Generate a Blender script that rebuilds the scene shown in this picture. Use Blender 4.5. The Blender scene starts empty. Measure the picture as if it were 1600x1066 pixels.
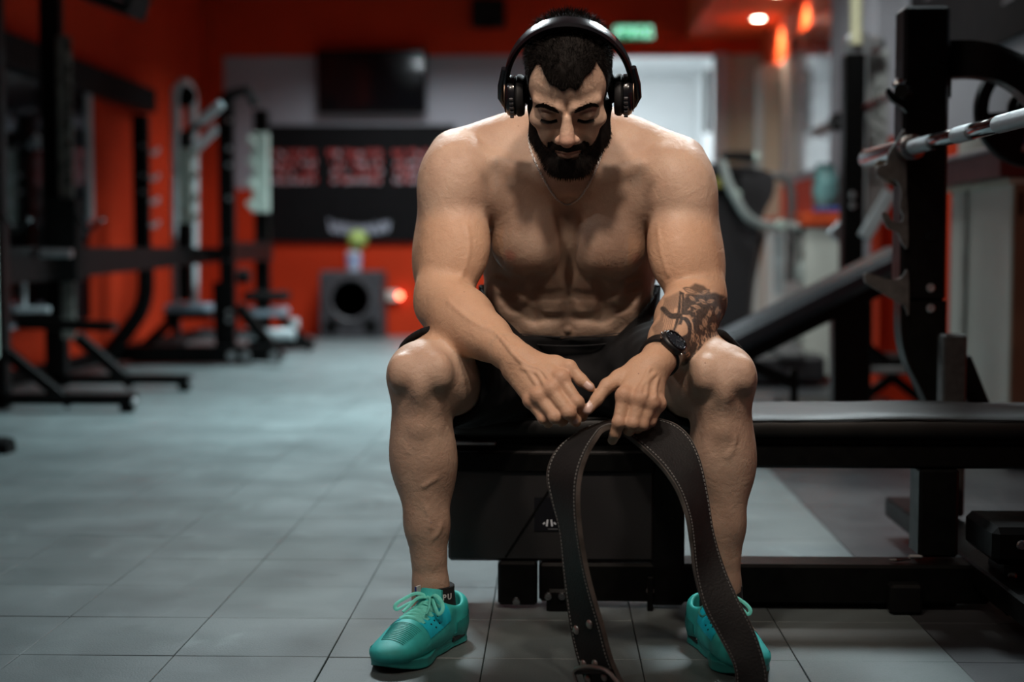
import bpy, bmesh, math, random
import numpy as np
from mathutils import Vector, Matrix, Euler
random.seed(7); np.random.seed(7)
S = bpy.context.scene
COL = S.collection
# ------------------------------------------------------------------ camera
FPX = 2311.0
CAM_Z = 0.73
cam_d = bpy.data.cameras.new('camera'); cam = bpy.data.objects.new('camera', cam_d); COL.objects.link(cam)
cam.location = (0, 0, CAM_Z)
cam.rotation_euler = (math.radians(90 - 3.59), 0, math.radians(1.66))
cam_d.sensor_width = 36.0; cam_d.lens = FPX * 36.0 / 1600.0
cam_d.clip_start = 0.05; cam_d.clip_end = 100
cam_d.dof.use_dof = True; cam_d.dof.focus_distance = 2.66; cam_d.dof.aperture_fstop = 1.8
S.camera = cam
RM = np.array(Euler(cam.rotation_euler).to_matrix())
# ------------------------------------------------------------------ world, exposure
w = bpy.data.worlds.new('world'); S.world = w; w.use_nodes = True
bg = w.node_tree.nodes['Background']; bg.inputs[0].default_value = (0.55, 0.62, 0.70, 1); bg.inputs[1].default_value = 0.006
S.view_settings.view_transform = 'Standard'; S.view_settings.look = 'None'
S.view_settings.exposure = 0.0; S.view_settings.gamma = 1.0
S.view_settings.use_curve_mapping = False

def light(name, loc, power, color, size, target=None, kind='AREA', spread=None, size_y=None, label=None):
    d = bpy.data.lights.new(name, kind); d.energy = power; d.color = color
    if kind == 'AREA':
        d.size = size
        if size_y: d.shape = 'RECTANGLE'; d.size_y = size_y
        if spread: d.spread = math.radians(spread)
    else:
        d.shadow_soft_size = size
        if kind == 'SPOT' and spread: d.spot_size = math.radians(spread); d.spot_blend = 1.0
    o = bpy.data.objects.new(name, d); COL.objects.link(o); o.location = loc
    if target is not None:
        o.rotation_euler = (Vector(target) - Vector(loc)).to_track_quat('-Z', 'Y').to_euler()
    return o
# two warm downlights in front of and above the man: they throw the double shadow of head and headphones on the chest
light('downlight_and_fill_source', (-0.24, 1.12, 2.76), 150, (1.0, 0.82, 0.69), 0.10, (0.0, 2.78, 1.05), 'SPOT', 42)
light('downlight_and_fill_source', (0.34, 1.12, 2.76), 150, (1.0, 0.82, 0.69), 0.10, (0.05, 2.78, 1.05), 'SPOT', 42)
light('downlight_and_fill_source', (-1.05, 0.85, 2.76), 72, (1.0, 0.86, 0.74), 0.14, (0.0, 2.78, 0.86), 'SPOT', 38)  # added side fill to lift the head shadow, no known lamp
light('downlight_and_fill_source', (1.10, 0.70, 2.76), 50, (1.0, 0.86, 0.74), 0.14, (0.1, 2.78, 0.86), 'SPOT', 38)  # added weaker fill from the other side, likewise no known lamp
# cold ceiling panels: rim light on the shoulders, broad sheen on the floor of the left aisle
light('panel_and_fill_source', (-0.75, 4.9, 2.76), 34, (0.84, 0.96, 1.0), 0.4, (-0.35, 3.2, 0.4), size_y=0.4, spread=95)
light('panel_and_fill_source', (0.95, 4.7, 2.76), 30, (0.84, 0.96, 1.0), 0.4, (0.45, 3.2, 0.4), size_y=0.4, spread=95)
light('panel_and_fill_source', (-0.65, 6.5, 2.76), 80, (0.76, 0.95, 1.0), 0.6, (-0.75, 6.4, 0), size_y=0.6, spread=92)
light('panel_and_fill_source', (-0.7, 8.9, 2.76), 75, (0.76, 0.95, 1.0), 0.6, (-1.0, 9.4, 0), size_y=0.6, spread=92)
light('panel_and_fill_source', (0.75, 7.3, 2.76), 24, (0.95, 0.98, 0.96), 0.5, (0.9, 7.3, 0), size_y=0.5, spread=150)  # added fill to brighten the right side of the room
light('panel_and_fill_source', (-0.85, 10.7, 2.76), 58, (0.90, 0.95, 1.0), 1.6, (-0.85, 11.0, 0), size_y=0.4, spread=128)
light('panel_and_fill_source', (1.0, 5.5, 2.76), 15, (0.95, 0.98, 0.96), 0.4, (1.2, 7.6, 0.8), size_y=0.4, spread=110)  # added fill for the right-hand surfaces that face the camera

# ------------------------------------------------------------------ helpers
def T(px, py, Y):
    """a pixel of the photograph and its true distance Y -> a point of the room"""
    d = RM @ np.array([(px - 800) / FPX, -(py - 533) / FPX, -1.0])
    t = Y / d[1]
    return np.array([d[0] * t, Y, CAM_Z + d[2] * t])

def mat(name, color, rough=0.5, metal=0.0, spec=0.5, noise=None, bump=None, emit=None, coat=0.0, tint2=None, sss=None):
    m = bpy.data.materials.new(name); m.use_nodes = True
    nt = m.node_tree; b = nt.nodes['Principled BSDF']
    c = (*color, 1)
    b.inputs['Base Color'].default_value = c
    b.inputs['Roughness'].default_value = rough; b.inputs['Metallic'].default_value = metal
    b.inputs['Specular IOR Level'].default_value = spec
    b.inputs['Coat Weight'].default_value = coat
    tc = nt.nodes.new('ShaderNodeTexCoord')
    sc, amt = noise or (9.0, 0.12)
    n = nt.nodes.new('ShaderNodeTexNoise'); n.inputs['Scale'].default_value = sc; n.inputs['Detail'].default_value = 5
    nt.links.new(tc.outputs['Object'], n.inputs['Vector'])
    mx = nt.nodes.new('ShaderNodeMix'); mx.data_type = 'RGBA'
    t2 = tint2 or tuple(max(0, x * (1 - amt * 2)) for x in color)
    mx.inputs[6].default_value = c; mx.inputs[7].default_value = (*t2, 1)
    r = nt.nodes.new('ShaderNodeMapRange'); r.inputs[1].default_value = 0.38; r.inputs[2].default_value = 0.66
    nt.links.new(n.outputs['Fac'], r.inputs[0]); nt.links.new(r.outputs[0], mx.inputs[0])
    nt.links.new(mx.outputs[2], b.inputs['Base Color'])
    r2 = nt.nodes.new('ShaderNodeMapRange'); r2.inputs[3].default_value = max(0.02, rough - 0.06); r2.inputs[4].default_value = min(1, rough + 0.08)
    nt.links.new(n.outputs['Fac'], r2.inputs[0]); nt.links.new(r2.outputs[0], b.inputs['Roughness'])
    if bump:
        bs, bd = bump
        n2 = nt.nodes.new('ShaderNodeTexNoise'); n2.inputs['Scale'].default_value = bs; n2.inputs['Detail'].default_value = 3
        nt.links.new(tc.outputs['Object'], n2.inputs['Vector'])
        bp = nt.nodes.new('ShaderNodeBump'); bp.inputs['Distance'].default_value = bd; bp.inputs['Strength'].default_value = 0.6
        nt.links.new(n2.outputs['Fac'], bp.inputs['Height']); nt.links.new(bp.outputs[0], b.inputs['Normal'])
    if emit:
        b.inputs['Emission Color'].default_value = (*emit[0], 1); b.inputs['Emission Strength'].default_value = emit[1]
    return m

class MB:
    """collects shapes and links them as ONE mesh object"""
    def __init__(s): s.v = []; s.f = []
    def add(s, vs, fs):
        n = len(s.v); s.v += [tuple(float(c) for c in v) for v in vs]; s.f += [tuple(i + n for i in f) for f in fs]; return s
    def box(s, c, d, rot=None, bev=0.0):
        """box centre c, size d; chamfered along every edge when bev > 0"""
        hx, hy, hz = d[0] / 2, d[1] / 2, d[2] / 2
        b = min(bev, hx * .9, hy * .9, hz * .9)
        if b <= 0:
            vs = [(x, y, z) for x in (-hx, hx) for y in (-hy, hy) for z in (-hz, hz)]
            fs = [(0, 1, 3, 2), (4, 6, 7, 5), (0, 4, 5, 1), (2, 3, 7, 6), (0, 2, 6, 4), (1, 5, 7, 3)]
        else:
            vs = []; ix = {}
            for sx in (-1, 1):
                for sy in (-1, 1):
                    for sz in (-1, 1):
                        for a in range(3):
                            p = [sx * (hx - b), sy * (hy - b), sz * (hz - b)]
                            p[a] = (sx * hx, sy * hy, sz * hz)[a]
                            ix[(sx, sy, sz, a)] = len(vs); vs.append(tuple(p))
            fs = []
            for sx in (-1, 1): fs.append([ix[(sx, y, z, 0)] for y, z in ((-1, -1), (1, -1), (1, 1), (-1, 1))][::sx])
            for sy in (-1, 1): fs.append([ix[(x, sy, z, 1)] for x, z in ((-1, -1), (-1, 1), (1, 1), (1, -1))][::sy])
            for sz in (-1, 1): fs.append([ix[(x, y, sz, 2)] for x, y in ((-1, -1), (1, -1), (1, 1), (-1, 1))][::sz])
            for sx in (-1, 1):
                for sy in (-1, 1):
                    fs.append([ix[(sx, sy, -1, 0)], ix[(sx, sy, 1, 0)], ix[(sx, sy, 1, 1)], ix[(sx, sy, -1, 1)]][::-sx * sy])
                    fs.append([ix[(sx, -1, sy, 0)], ix[(sx, -1, sy, 2)], ix[(sx, 1, sy, 2)], ix[(sx, 1, sy, 0)]][::-sx * sy])
                    fs.append([ix[(-1, sx, sy, 1)], ix[(1, sx, sy, 1)], ix[(1, sx, sy, 2)], ix[(-1, sx, sy, 2)]][::-sx * sy])
                    for sz in (-1, 1):
                        fs.append([ix[(sx, sy, sz, 0)], ix[(sx, sy, sz, 1)], ix[(sx, sy, sz, 2)]][::sx * sy * sz])
        M = rot.to_3x3() if rot is not None else Matrix.Identity(3)
        c = Vector(c)
        return s.add([tuple(M @ Vector(v) + c) for v in vs], fs)
    def bar(s, a, b, wd, ht, bev=0.004, up=(0, 0, 1)):
        """rectangular tube from a to b"""
        a = Vector(a); b = Vector(b); d = b - a; L = d.length; z = d.normalized()
        u = Vector(up)
        if abs(z.dot(u)) > .98: u = Vector((0, 1, 0))
        x = u.cross(z).normalized(); y = z.cross(x)
        return s.box((a + b) / 2, (wd, ht, L), Matrix((x, y, z)).transposed(), bev)
    def tube(s, pts, r, n=12, caps=True, flat=None):
        pts = [Vector(p) for p in pts]; m = len(pts)
        rr = r if hasattr(r, '__len__') else [r] * m
        base = len(s.v); t0 = (pts[1] - pts[0]).normalized()
        u = t0.orthogonal().normalized(); vs = []
        for i, p in enumerate(pts):
            t = (pts[min(i + 1, m - 1)] - pts[max(i - 1, 0)]).normalized()
            u = (u - t * u.dot(t))
            u = u.normalized() if u.length > 1e-6 else t.orthogonal().normalized()
            w_ = t.cross(u)
            for k in range(n):
                a = 2 * math.pi * k / n
                q = p + (u * math.cos(a) + w_ * math.sin(a) * (flat or 1)) * rr[i]
                vs.append(tuple(q))
        fs = [(i * n + k, i * n + (k + 1) % n, (i + 1) * n + (k + 1) % n, (i + 1) * n + k) for i in range(m - 1) for k in range(n)]
        if caps: fs += [tuple(range(n))[::-1], tuple((m - 1) * n + k for k in range(n))]
        return s.add(vs, fs)
    def lathe(s, prof, c, axis=(0, 0, 1), n=24):
        """prof = [(radius, height)...] turned about axis through c"""
        z = Vector(axis).normalized(); x = z.orthogonal().normalized(); y = z.cross(x); c = Vector(c)
        vs = [tuple(c + (x * math.cos(2 * math.pi * k / n) + y * math.sin(2 * math.pi * k / n)) * r + z * h) for r, h in prof for k in range(n)]
        m = len(prof)
        fs = [(i * n + k, i * n + (k + 1) % n, (i + 1) * n + (k + 1) % n, (i + 1) * n + k) for i in range(m - 1) for k in range(n)]
        fs += [tuple(range(n))[::-1], tuple((m - 1) * n + k for k in range(n))]
        return s.add(vs, fs)
    def prism(s, poly, a, b, fn):
        """extrude 2D polygon from a to b; fn(u, v, w) -> xyz"""
        n = len(poly)
        vs = [fn(u, v, a) for u, v in poly] + [fn(u, v, b) for u, v in poly]
        fs = [(k, (k + 1) % n, n + (k + 1) % n, n + k) for k in range(n)] + [tuple(range(n))[::-1], tuple(range(n, 2 * n))]
        return s.add(vs, fs)
    def build(s, name, m, parent=None, smooth=False, fix=True):
        me = bpy.data.meshes.new(name); me.from_pydata(s.v, [], s.f); me.update()
        if fix:
            bm = bmesh.new(); bm.from_mesh(me); bmesh.ops.recalc_face_normals(bm, faces=bm.faces); bm.to_mesh(me); bm.free()
        o = bpy.data.objects.new(name, me); COL.objects.link(o)
        for mm in (m if isinstance(m, (list, tuple)) else [m]): me.materials.append(mm)
        if smooth:
            me.polygons.foreach_set('use_smooth', [True] * len(me.polygons))
            if smooth != 'all':
                try: me.set_sharp_from_angle(angle=math.radians(40))
                except Exception: pass
        if parent is not None: attach(o, parent)
        return o
def attach(o, p):
    o.parent = p
    mw = Matrix.Translation(p.location) @ p.rotation_euler.to_matrix().to_4x4() if p.parent is None else world_of(p)
    o.matrix_parent_inverse = mw.inverted()
def world_of(p):
    m = Matrix.Translation(p.location) @ p.rotation_euler.to_matrix().to_4x4()
    return m if p.parent is None else world_of(p.parent) @ p.matrix_parent_inverse @ m
def tag(o, label=None, cat=None, group=None, kind=None):
    if label: o['label'] = label
    if cat: o['category'] = cat
    if group: o['group'] = group
    if kind: o['kind'] = kind
    return o
def thing(name, loc, label, cat, group=None):
    o = bpy.data.objects.new(name, None); COL.objects.link(o); o.location = tuple(float(c) for c in loc)
    o.empty_display_size = 0.1
    return tag(o, label, cat, group)
def children(o): return [c for c in bpy.data.objects if c.parent == o]
def copy_tree(o, parent=None):
    c = o.copy(); COL.objects.link(c)
    if parent is not None: c.parent = parent
    for ch in children(o):
        if ch is not c: copy_tree(ch, c)
    return c
def spline(pts, n=8, closed=False):
    """Catmull-Rom through pts"""
    P = [np.array(p, float) for p in pts]; m = len(P); out = []
    rng = range(m) if closed else range(m - 1)
    for i in rng:
        if closed: p0, p1, p2, p3 = P[i - 1], P[i], P[(i + 1) % m], P[(i + 2) % m]
        else: p0, p1, p2, p3 = P[max(i - 1, 0)], P[i], P[i + 1], P[min(i + 2, m - 1)]
        for k in range(n):
            t = k / n
            out.append(.5 * ((2 * p1) + (-p0 + p2) * t + (2 * p0 - 5 * p1 + 4 * p2 - p3) * t * t + (-p0 + 3 * p1 - 3 * p2 + p3) * t ** 3))
    if not closed: out.append(P[-1])
    return out
def text_obj(name, body, size, loc, rot, m, parent=None, ext=0.001, align='CENTER', sx=1.0, bold=0.0):
    cu = bpy.data.curves.new(name, 'FONT'); cu.body = body; cu.size = size; cu.extrude = ext; cu.align_x = align; cu.align_y = 'CENTER'
    cu.offset = bold
    o = bpy.data.objects.new(name, cu); COL.objects.link(o)
    dg = bpy.context.evaluated_depsgraph_get(); dg.update()
    me = bpy.data.meshes.new_from_object(o.evaluated_get(dg)); me.name = name
    bpy.data.objects.remove(o); bpy.data.curves.remove(cu)
    M = Matrix.Translation(Vector(loc)) @ Euler(rot).to_matrix().to_4x4() @ Matrix.Diagonal((sx, 1, 1, 1))
    me.transform(M); me.materials.clear(); me.materials.append(m)
    o = bpy.data.objects.new(name, me); COL.objects.link(o)
    if parent is not None: attach(o, parent)
    return o
# ------------------------------------------------------------------ the room
XL, XR, YB, YF, ZC = -2.9, 1.69, 12.3, -2.6, 2.80
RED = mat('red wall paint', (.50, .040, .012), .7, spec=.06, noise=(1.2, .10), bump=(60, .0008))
GREY = mat('grey wall paint', (.30, .31, .34), .65, spec=.2, noise=(1.0, .06), bump=(60, .0006))
LGREY = mat('pale wall paint', (.42, .42, .37), .65, spec=.2, noise=(1.0, .06), bump=(60, .0006))
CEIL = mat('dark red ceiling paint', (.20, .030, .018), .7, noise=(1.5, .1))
WHT = mat('white laminate', (.60, .64, .58), .45, noise=(3, .05))
BLK = mat('black powder coat', (.0035, .0037, .0036), .36, noise=(40, .25), bump=(700, .0003), spec=.12)
BLKM = mat('matt black', (.0045, .0047, .0046), .6, noise=(20, .2), spec=.12)
CHR = mat('chrome', (.42, .44, .46), .20, metal=1.0, noise=(30, .1))
STL = mat('satin steel', (.50, .52, .53), .35, metal=.9, noise=(40, .1))
PALE = mat('pale green plastic', (.42, .52, .46), .5, noise=(14, .1))
PALEM = mat('pale painted steel', (.52, .60, .62), .35, metal=.2, noise=(10, .06))
VINYL = mat('black vinyl', (.009, .009, .0085), .52, spec=.3, noise=(9, .25), bump=(420, .0007))
def struct(m, name, mt): o = m.build(name, mt); o['kind'] = 'structure'; return o
def wallrect(name, x0, x1, z0, z1, y, mt, th=.12): return struct(MB().box(((x0 + x1) / 2, y + th / 2, (z0 + z1) / 2), (x1 - x0, th, z1 - z0)), name, mt)
fl = struct(MB().box(((XL + XR) / 2, (YB + 3.5 + YF) / 2, -.035), (XR - XL + .6, YB + 3.5 - YF, .05)), 'floor', mat('floor screed', (.05, .055, .055), .8))
def tile_material(name, c0, c1, rough):
    m = bpy.data.materials.new(name); m.use_nodes = True; nt = m.node_tree; N = nt.nodes; L = nt.links; b = N['Principled BSDF']
    ge = N.new('ShaderNodeNewGeometry'); oi = N.new('ShaderNodeObjectInfo')
    def noise(s, d, sc=(1, 1, 1), dist=0.):
        mp = N.new('ShaderNodeMapping'); mp.inputs['Scale'].default_value = sc; L.new(ge.outputs['Position'], mp.inputs['Vector'])
        n = N.new('ShaderNodeTexNoise'); n.inputs['Scale'].default_value = s; n.inputs['Detail'].default_value = d; n.inputs['Distortion'].default_value = dist; L.new(mp.outputs[0], n.inputs['Vector']); return n.outputs['Fac']
    def rng(v, a, b_, c=0., d=1.):
        r = N.new('ShaderNodeMapRange'); L.new(v, r.inputs[0])
        for i, q in enumerate((a, b_, c, d)): r.inputs[i + 1].default_value = q
        return r.outputs[0]
    def mix(a, c, f):
        x = N.new('ShaderNodeMix'); x.data_type = 'RGBA'
        for i, q in ((6, a), (7, c)):
            if isinstance(q, tuple): x.inputs[i].default_value = (*q, 1)
            else: L.new(q, x.inputs[i])
        L.new(f, x.inputs[0]); return x.outputs[2]
    col = mix(c0, c1, rng(noise(3.0, 6), .35, .68))
    col = mix(col, tuple(min(1, q * 1.9) for q in c0), rng(noise(7, 7, (1.0, .45, 1), 1.5), .58, .78, 0., .45))     # pale scuffs
    col = mix(col, tuple(q * .35 for q in c0), rng(noise(5, 7, (.6, 1, 1), 2.), .62, .75, 0., .5))
    col = mix(col, tuple(q * .8 for q in c0), rng(oi.outputs['Random'], 0, 1, 0., .6))
    col = mix(col, tuple(q * .4 for q in c0), rng(noise(420, 2), .58, .70, 0., .5))
    L.new(col, b.inputs['Base Color']); L.new(rng(noise(4, 5), .3, .7, rough - .08, rough + .10), b.inputs['Roughness'])
    b.inputs['Specular IOR Level'].default_value = .55
    bp = N.new('ShaderNodeBump'); bp.inputs['Distance'].default_value = .0015; bp.inputs['Strength'].default_value = .35
    L.new(noise(260, 3), bp.inputs['Height'])
    bp2 = N.new('ShaderNodeBump'); bp2.inputs['Distance'].default_value = .02; bp2.inputs['Strength'].default_value = .12
    L.new(noise(5, 2), bp2.inputs['Height']); L.new(bp2.outputs[0], bp.inputs['Normal'])
    L.new(bp.outputs[0], b.inputs['Normal']); return m
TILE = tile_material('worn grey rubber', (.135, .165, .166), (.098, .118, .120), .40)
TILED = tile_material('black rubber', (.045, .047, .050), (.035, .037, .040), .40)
TX, TY, X0, Y0 = .2785, .2745, .153, 2.594
tp_ = MB().box((0, 0, -.005), (TX - .0016, TY - .0012, .0105), None, .0010)
proto = tp_.build('rubber_tile', TILE, fl); tmesh = proto.data
tmd = tmesh.copy(); tmd.materials.clear(); tmd.materials.append(TILED)
rest = MB(); restd = MB(); nearest = []
for i in range(-14, 8):
    for j in range(-18, 36):
        x, y = X0 + (i + .5) * TX, Y0 + (j + .5) * TY
        if x < XL + .02 or x > XR - .02: continue
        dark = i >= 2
        px = 867 + x * FPX / max(y, .5); vis = y > 2.3 and -90 < px < 1700
        nearest.append((y if vis else 99 + y, x, y, dark))
nearest.sort(); first = True
for n, (k, x, y, dark) in enumerate(nearest):
    rz = random.uniform(-.0007, .0007)
    if n < 290 and k < 90:
        o = proto if first else proto.copy()
        if not first: COL.objects.link(o)
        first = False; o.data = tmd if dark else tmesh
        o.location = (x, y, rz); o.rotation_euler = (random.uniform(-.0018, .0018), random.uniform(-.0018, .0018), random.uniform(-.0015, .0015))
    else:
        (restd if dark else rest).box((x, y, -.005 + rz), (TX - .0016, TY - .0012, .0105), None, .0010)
rest.build('rubber_tiles_beyond', TILE, fl)['kind'] = 'stuff'
restd.build('black_rubber_tiles_beyond', TILED, fl)['kind'] = 'stuff'
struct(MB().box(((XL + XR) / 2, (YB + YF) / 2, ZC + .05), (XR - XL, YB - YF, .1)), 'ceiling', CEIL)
# back wall around the corridor opening
OX0, OX1, ZR = .42, 1.40, 2.315
wb = struct(MB().box(((XL + OX0) / 2, YB + .06, ZR / 2 + .39), (OX0 - XL, .12, ZR - .78)), 'wall_back', GREY)
wallrect('wall_back_upper', XL, XR, ZR, ZC, YB, RED)
wallrect('wall_back_lower', XL, OX0, 0, .783, YB, RED)
wallrect('wall_back_right', OX1, XR, 0, ZR, YB, LGREY)
struct(MB().box((XL + .28, YB - .012, 1.0), (.56, .025, .44)), 'trim_1', RED)
struct(MB().box((XL + .08, YB - .03, 1.40), (.15, .05, 2.8)), 'trim_2', RED)
# corridor behind
CW = mat('white corridor paint', (.74, .77, .78), .5, noise=(2, .04))
struct(MB().box((OX0 - .75, YB + 1.8, 1.3), (.1, 3.4, 2.6)), 'wall_corridor_left', CW)
struct(MB().box((OX1 + .12, YB + 1.8, 1.3), (.1, 3.4, 2.6)), 'wall_corridor_right', CW)
struct(MB().box((.7, YB + 3.5, 1.3), (2.4, .1, 2.6)), 'wall_corridor_end', CW)
struct(MB().box((.7, YB + 1.82, 2.56), (2.4, 3.4, .1)), 'ceiling_corridor', CW)
light('corridor_lamp_source', (.55, YB + 1.6, 2.46), 75, (.88, .96, 1.0), .5, (.9, YB + 2.2, 0), size_y=1.2)
struct(MB().box((OX1 - .05, YB - .02, ZR / 2), (.10, .20, ZR)), 'trim_3', GREY)
m = MB().box((OX1 - .145, YB + .03, 1.94), (.055, .03, .52), None, .004); o = struct(m, 'trim_4', BLKM)
# left wall with mirror and black frame
struct(MB().box((XL - .06, (YB + YF) / 2, ZC / 2), (.12, YB - YF, ZC)), 'wall_left', RED)
MIR = mat('mirror glass', (.30, .33, .36), .03, metal=1.0)
mr = thing('wall_mirror', (XL + .02, 6.6, .3), 'tall wall mirror under the black beam on the red left wall', 'mirror')
MB().box((XL + .014, 6.3, .99), (.012, 5.6, 1.38)).build('glass', MIR, mr)
MB().box((XL + .02, 9.12, 1.30), (.03, .06, .80), None, .004).build('side_rail', PALEM, mr)
MB().box((XL + .05, 6.85, 1.76), (.10, 7.1, .16), None, .006).build('head_beam', BLKM, mr)
# front wall and right wall
struct(MB().box(((XL + XR) / 2, YF - .06, ZC / 2), (XR - XL, .12, ZC)), 'wall_front', GREY)
ZW = 1.20
struct(MB().box((XR + .06, (YB + YF) / 2, (ZW + 2.12) / 2), (.12, YB - YF, 2.12 - ZW)), 'wall_right', GREY)
struct(MB().box((XR + .06, (YB + YF) / 2, ZW / 2), (.12, YB - YF, ZW)), 'wall_right_lower', RED)
ORA = mat('orange red paint', (.62, .085, .025), .65, spec=.15, noise=(1.2, .08))
struct(MB().box((XR + .06, (YB + YF) / 2, (ZC + 2.12) / 2), (.12, YB - YF, ZC - 2.12)), 'wall_right_upper', ORA)
struct(MB().box((XR - .30, (YB + 6.2) / 2, 2.63), (.62, YB - 6.2, .36)), 'ceiling_soffit', ORA)
struct(MB().box((XR - .07, 11.4, 1.05), (.14, .45, 2.1)), 'trim_5', LGREY)
struct(MB().box((XR - .06, 7.95, 1.2), (.12, 1.25, 2.4)), 'trim_6', GREY)
struct(MB().box((XR - .10, 6.95, .62), (.2, .20, 1.24)), 'trim_7', RED)
struct(MB().box((0, YB - .015, .04), (.8, .02, .08)), 'baseboard_back', BLKM)
struct(MB().box((XL + .012, (YB + 2) / 2, .04), (.02, YB - 2, .08)), 'baseboard_left', BLKM)
# framed glossy posters on the right wall
GLS = mat('black glass', (.02, .012, .012), .22, coat=1.0)
SCR = mat('faded white print', (.22, .22, .24), .5, noise=(16, .3))
def poster(y0, y1, z0, z1, label, nm, seed, gm=None):
    r = thing(nm, (XR - .02, (y0 + y1) / 2, z0), label, 'poster')
    MB().box((XR - .012, (y0 + y1) / 2, (z0 + z1) / 2), (.022, y1 - y0, z1 - z0), None, .002).build('panel', gm or GLS, r)
    rr = random.Random(seed); m = MB()
    for i in range(40):
        y = rr.uniform(y0 + .3, y1 - .15); z = z0 + (z1 - z0) * rr.betavariate(3, 2.2); L_ = rr.uniform(.03, .16)
        m.box((XR - .025, min(y, y1 - .2), z), (.003, min(L_, .35), rr.uniform(.006, .018)))
    m.build('print', SCR, r)['kind'] = 'stuff'
    return r
poster(8.78, 10.70, 1.24, 2.20, 'dark glossy wall panel with white lettering and a bright glare, beyond the rear rack', 'wall_panel', 2)
poster(5.05, 7.1, 1.50, 2.5, 'black poster with white figure high on the wall behind the near rack', 'poster', 5, mat('black poster paper', (.008, .008, .009), .6, spec=.1))
EMW = mat('lamp glass', (1, .9, .8), .3, emit=((1, .80, .62), 40))
for n, (x, y, lab) in enumerate(((1.52, 11.25, 'small round recessed downlight in the far red soffit'), (1.50, 10.15, 'round recessed downlight in the soffit above the dark panel'))):
    r = thing('ceiling_downlight', (x, y, 2.45), lab, 'lamp', None)
    MB().lathe([(.058, -.008), (.066, 0), (.066, .01), (.05, .01), (.048, -.006)], (x, y, 2.452), (0, 0, 1), 28).build('rim', STL, r, smooth=True)
    MB().lathe([(.049, -.004), (.040, -.010), (.001, -.013)], (x, y, 2.452), (0, 0, 1), 28).build('bulb', EMW, r, smooth=True)
    light('downlight_glow_source', (x + .06, y, 2.425), 60, (1, .66, .42), .04, (XR, y, 1.4), 'SPOT', 130)
r = thing('ceiling_downlight', (-2.06, 1.8, ZC), 'round ceiling downlight near the left wall, mirrored in the television', 'lamp')
MB().lathe([(.075, -.010), (.085, 0), (.07, 0), (.062, -.006)], (-2.06, 1.8, ZC), (0, 0, 1), 28).build('rim', STL, r, smooth=True)
MB().lathe([(.062, -.004), (.05, -.014), (.001, -.018)], (-2.06, 1.8, ZC), (0, 0, 1), 28).build('bulb', mat('cool lamp glass', (1, 1, 1), .3, emit=((.85, .95, 1), 260)), r, smooth=True)
# television on the back wall
def wx(px): return (px - 867) / 188.
def wz(py): return .73 + (388 - py) / 188.
tv = thing('television', (wx(584), YB - .1, wz(180)), 'wide black flat television on the grey back wall', 'television')
c = ((wx(500) + wx(668)) / 2, YB - .10, (wz(83) + wz(180)) / 2); w_, h_ = wx(668) - wx(500), wz(83) - wz(180)
Rt = Matrix.Rotation(math.radians(2.0), 3, 'X')
MB().box(c, (w_, .05, h_), Rt, .008).build('housing', BLKM, tv)
MB().box((c[0], c[1] - .027, c[2] + .004), (w_ - .03, .004, h_ - .04), Rt).build('screen', mat('screen glass', (.004, .004, .005), .06, coat=.5), tv)
MB().box((c[0], YB - .035, c[2]), (.3, .08, .2)).build('wall_bracket', BLKM, tv)
# black poster with lettering rows
ps = thing('poster', (wx(565), YB - .02, wz(378)), 'long black banner with rows of red and white lettering under the television', 'poster')
MB().box(((wx(400) + wx(712)) / 2, YB - .024, (wz(197) + wz(378)) / 2), (wx(712) - wx(400), .03, wz(197) - wz(378)), None, .003).build('panel', mat('black banner', (.005, .005, .0055), .6, spec=.1), ps)
RP = mat('red lettering', (.42, .04, .035), .6, noise=(30, .3)); WP = mat('white lettering', (.50, .46, .50), .6, noise=(30, .3)); BP = mat('pale blue lettering', (.50, .56, .66), .6, noise=(30, .3))
rr = random.Random(4)
for row, z in enumerate((240, 254, 268, 282)):
    for nm, mt, off in (('red_lettering', RP, 0), ('white_lettering', WP, .002)):
        m = MB()
        for x0, x1 in ((422, 498), (512, 600), (612, 712)):
            x = x0 + rr.uniform(0, 10)
            while x < x1 - 3:
                w_ = rr.uniform(2, 5)
                if (nm[0] == 'r' and rr.random() < .80) or (nm[0] == 'w' and rr.random() < (.30 + .12 * row)): 
                    m.box((wx(x + w_ / 2), YB - .040 - off, wz(z + rr.uniform(-1.5, 1.5) + (2 if nm[0] == 'w' else 0))), (w_ / 188 * .8, .003, (.05 if nm[0] == 'r' else .030)))
                x += w_ + .8
        m.build(nm, mt, ps)['kind'] = 'stuff'
m = MB()
for i in range(24):
    x = 516 + i * 4; a = (i - 11.5) / 12; m.box((wx(x), YB - .040, wz(357 + 7 * (1 - a * a) - 6 + (2 if i % 3 else 0))), (.012, .003, .085 - .02 * (i % 2) + .015 * abs(a)), Matrix.Rotation(.15 * ((i % 3) - 1), 3, 'Y'))
m.build('arched_lettering', BP, ps)['kind'] = 'stuff'
m = MB().lathe([(.001, 0), (.045, 0), (.045, .003)], (wx(735), YB - .038, wz(345)), (0, -1, 0), 20); m.build('round_mark', BP, ps)
# wall speaker
sp = thing('wall_speaker', (wx(765), YB - .2, wz(50)), 'black loudspeaker box high on the red back wall', 'speaker')
MB().box((wx(765), YB - .15, (wz(50) + 2.74) / 2), (.27, .24, 2.74 - wz(50)), None, .01).build('cabinet', BLKM, sp)
MB().lathe([(.09, 0), (.10, .004), (.085, .006), (.03, -.004), (.001, 0)], (wx(765), YB - .272, 2.60), (0, -1, 0), 28).build('cone', BLK, sp, smooth=True)
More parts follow.
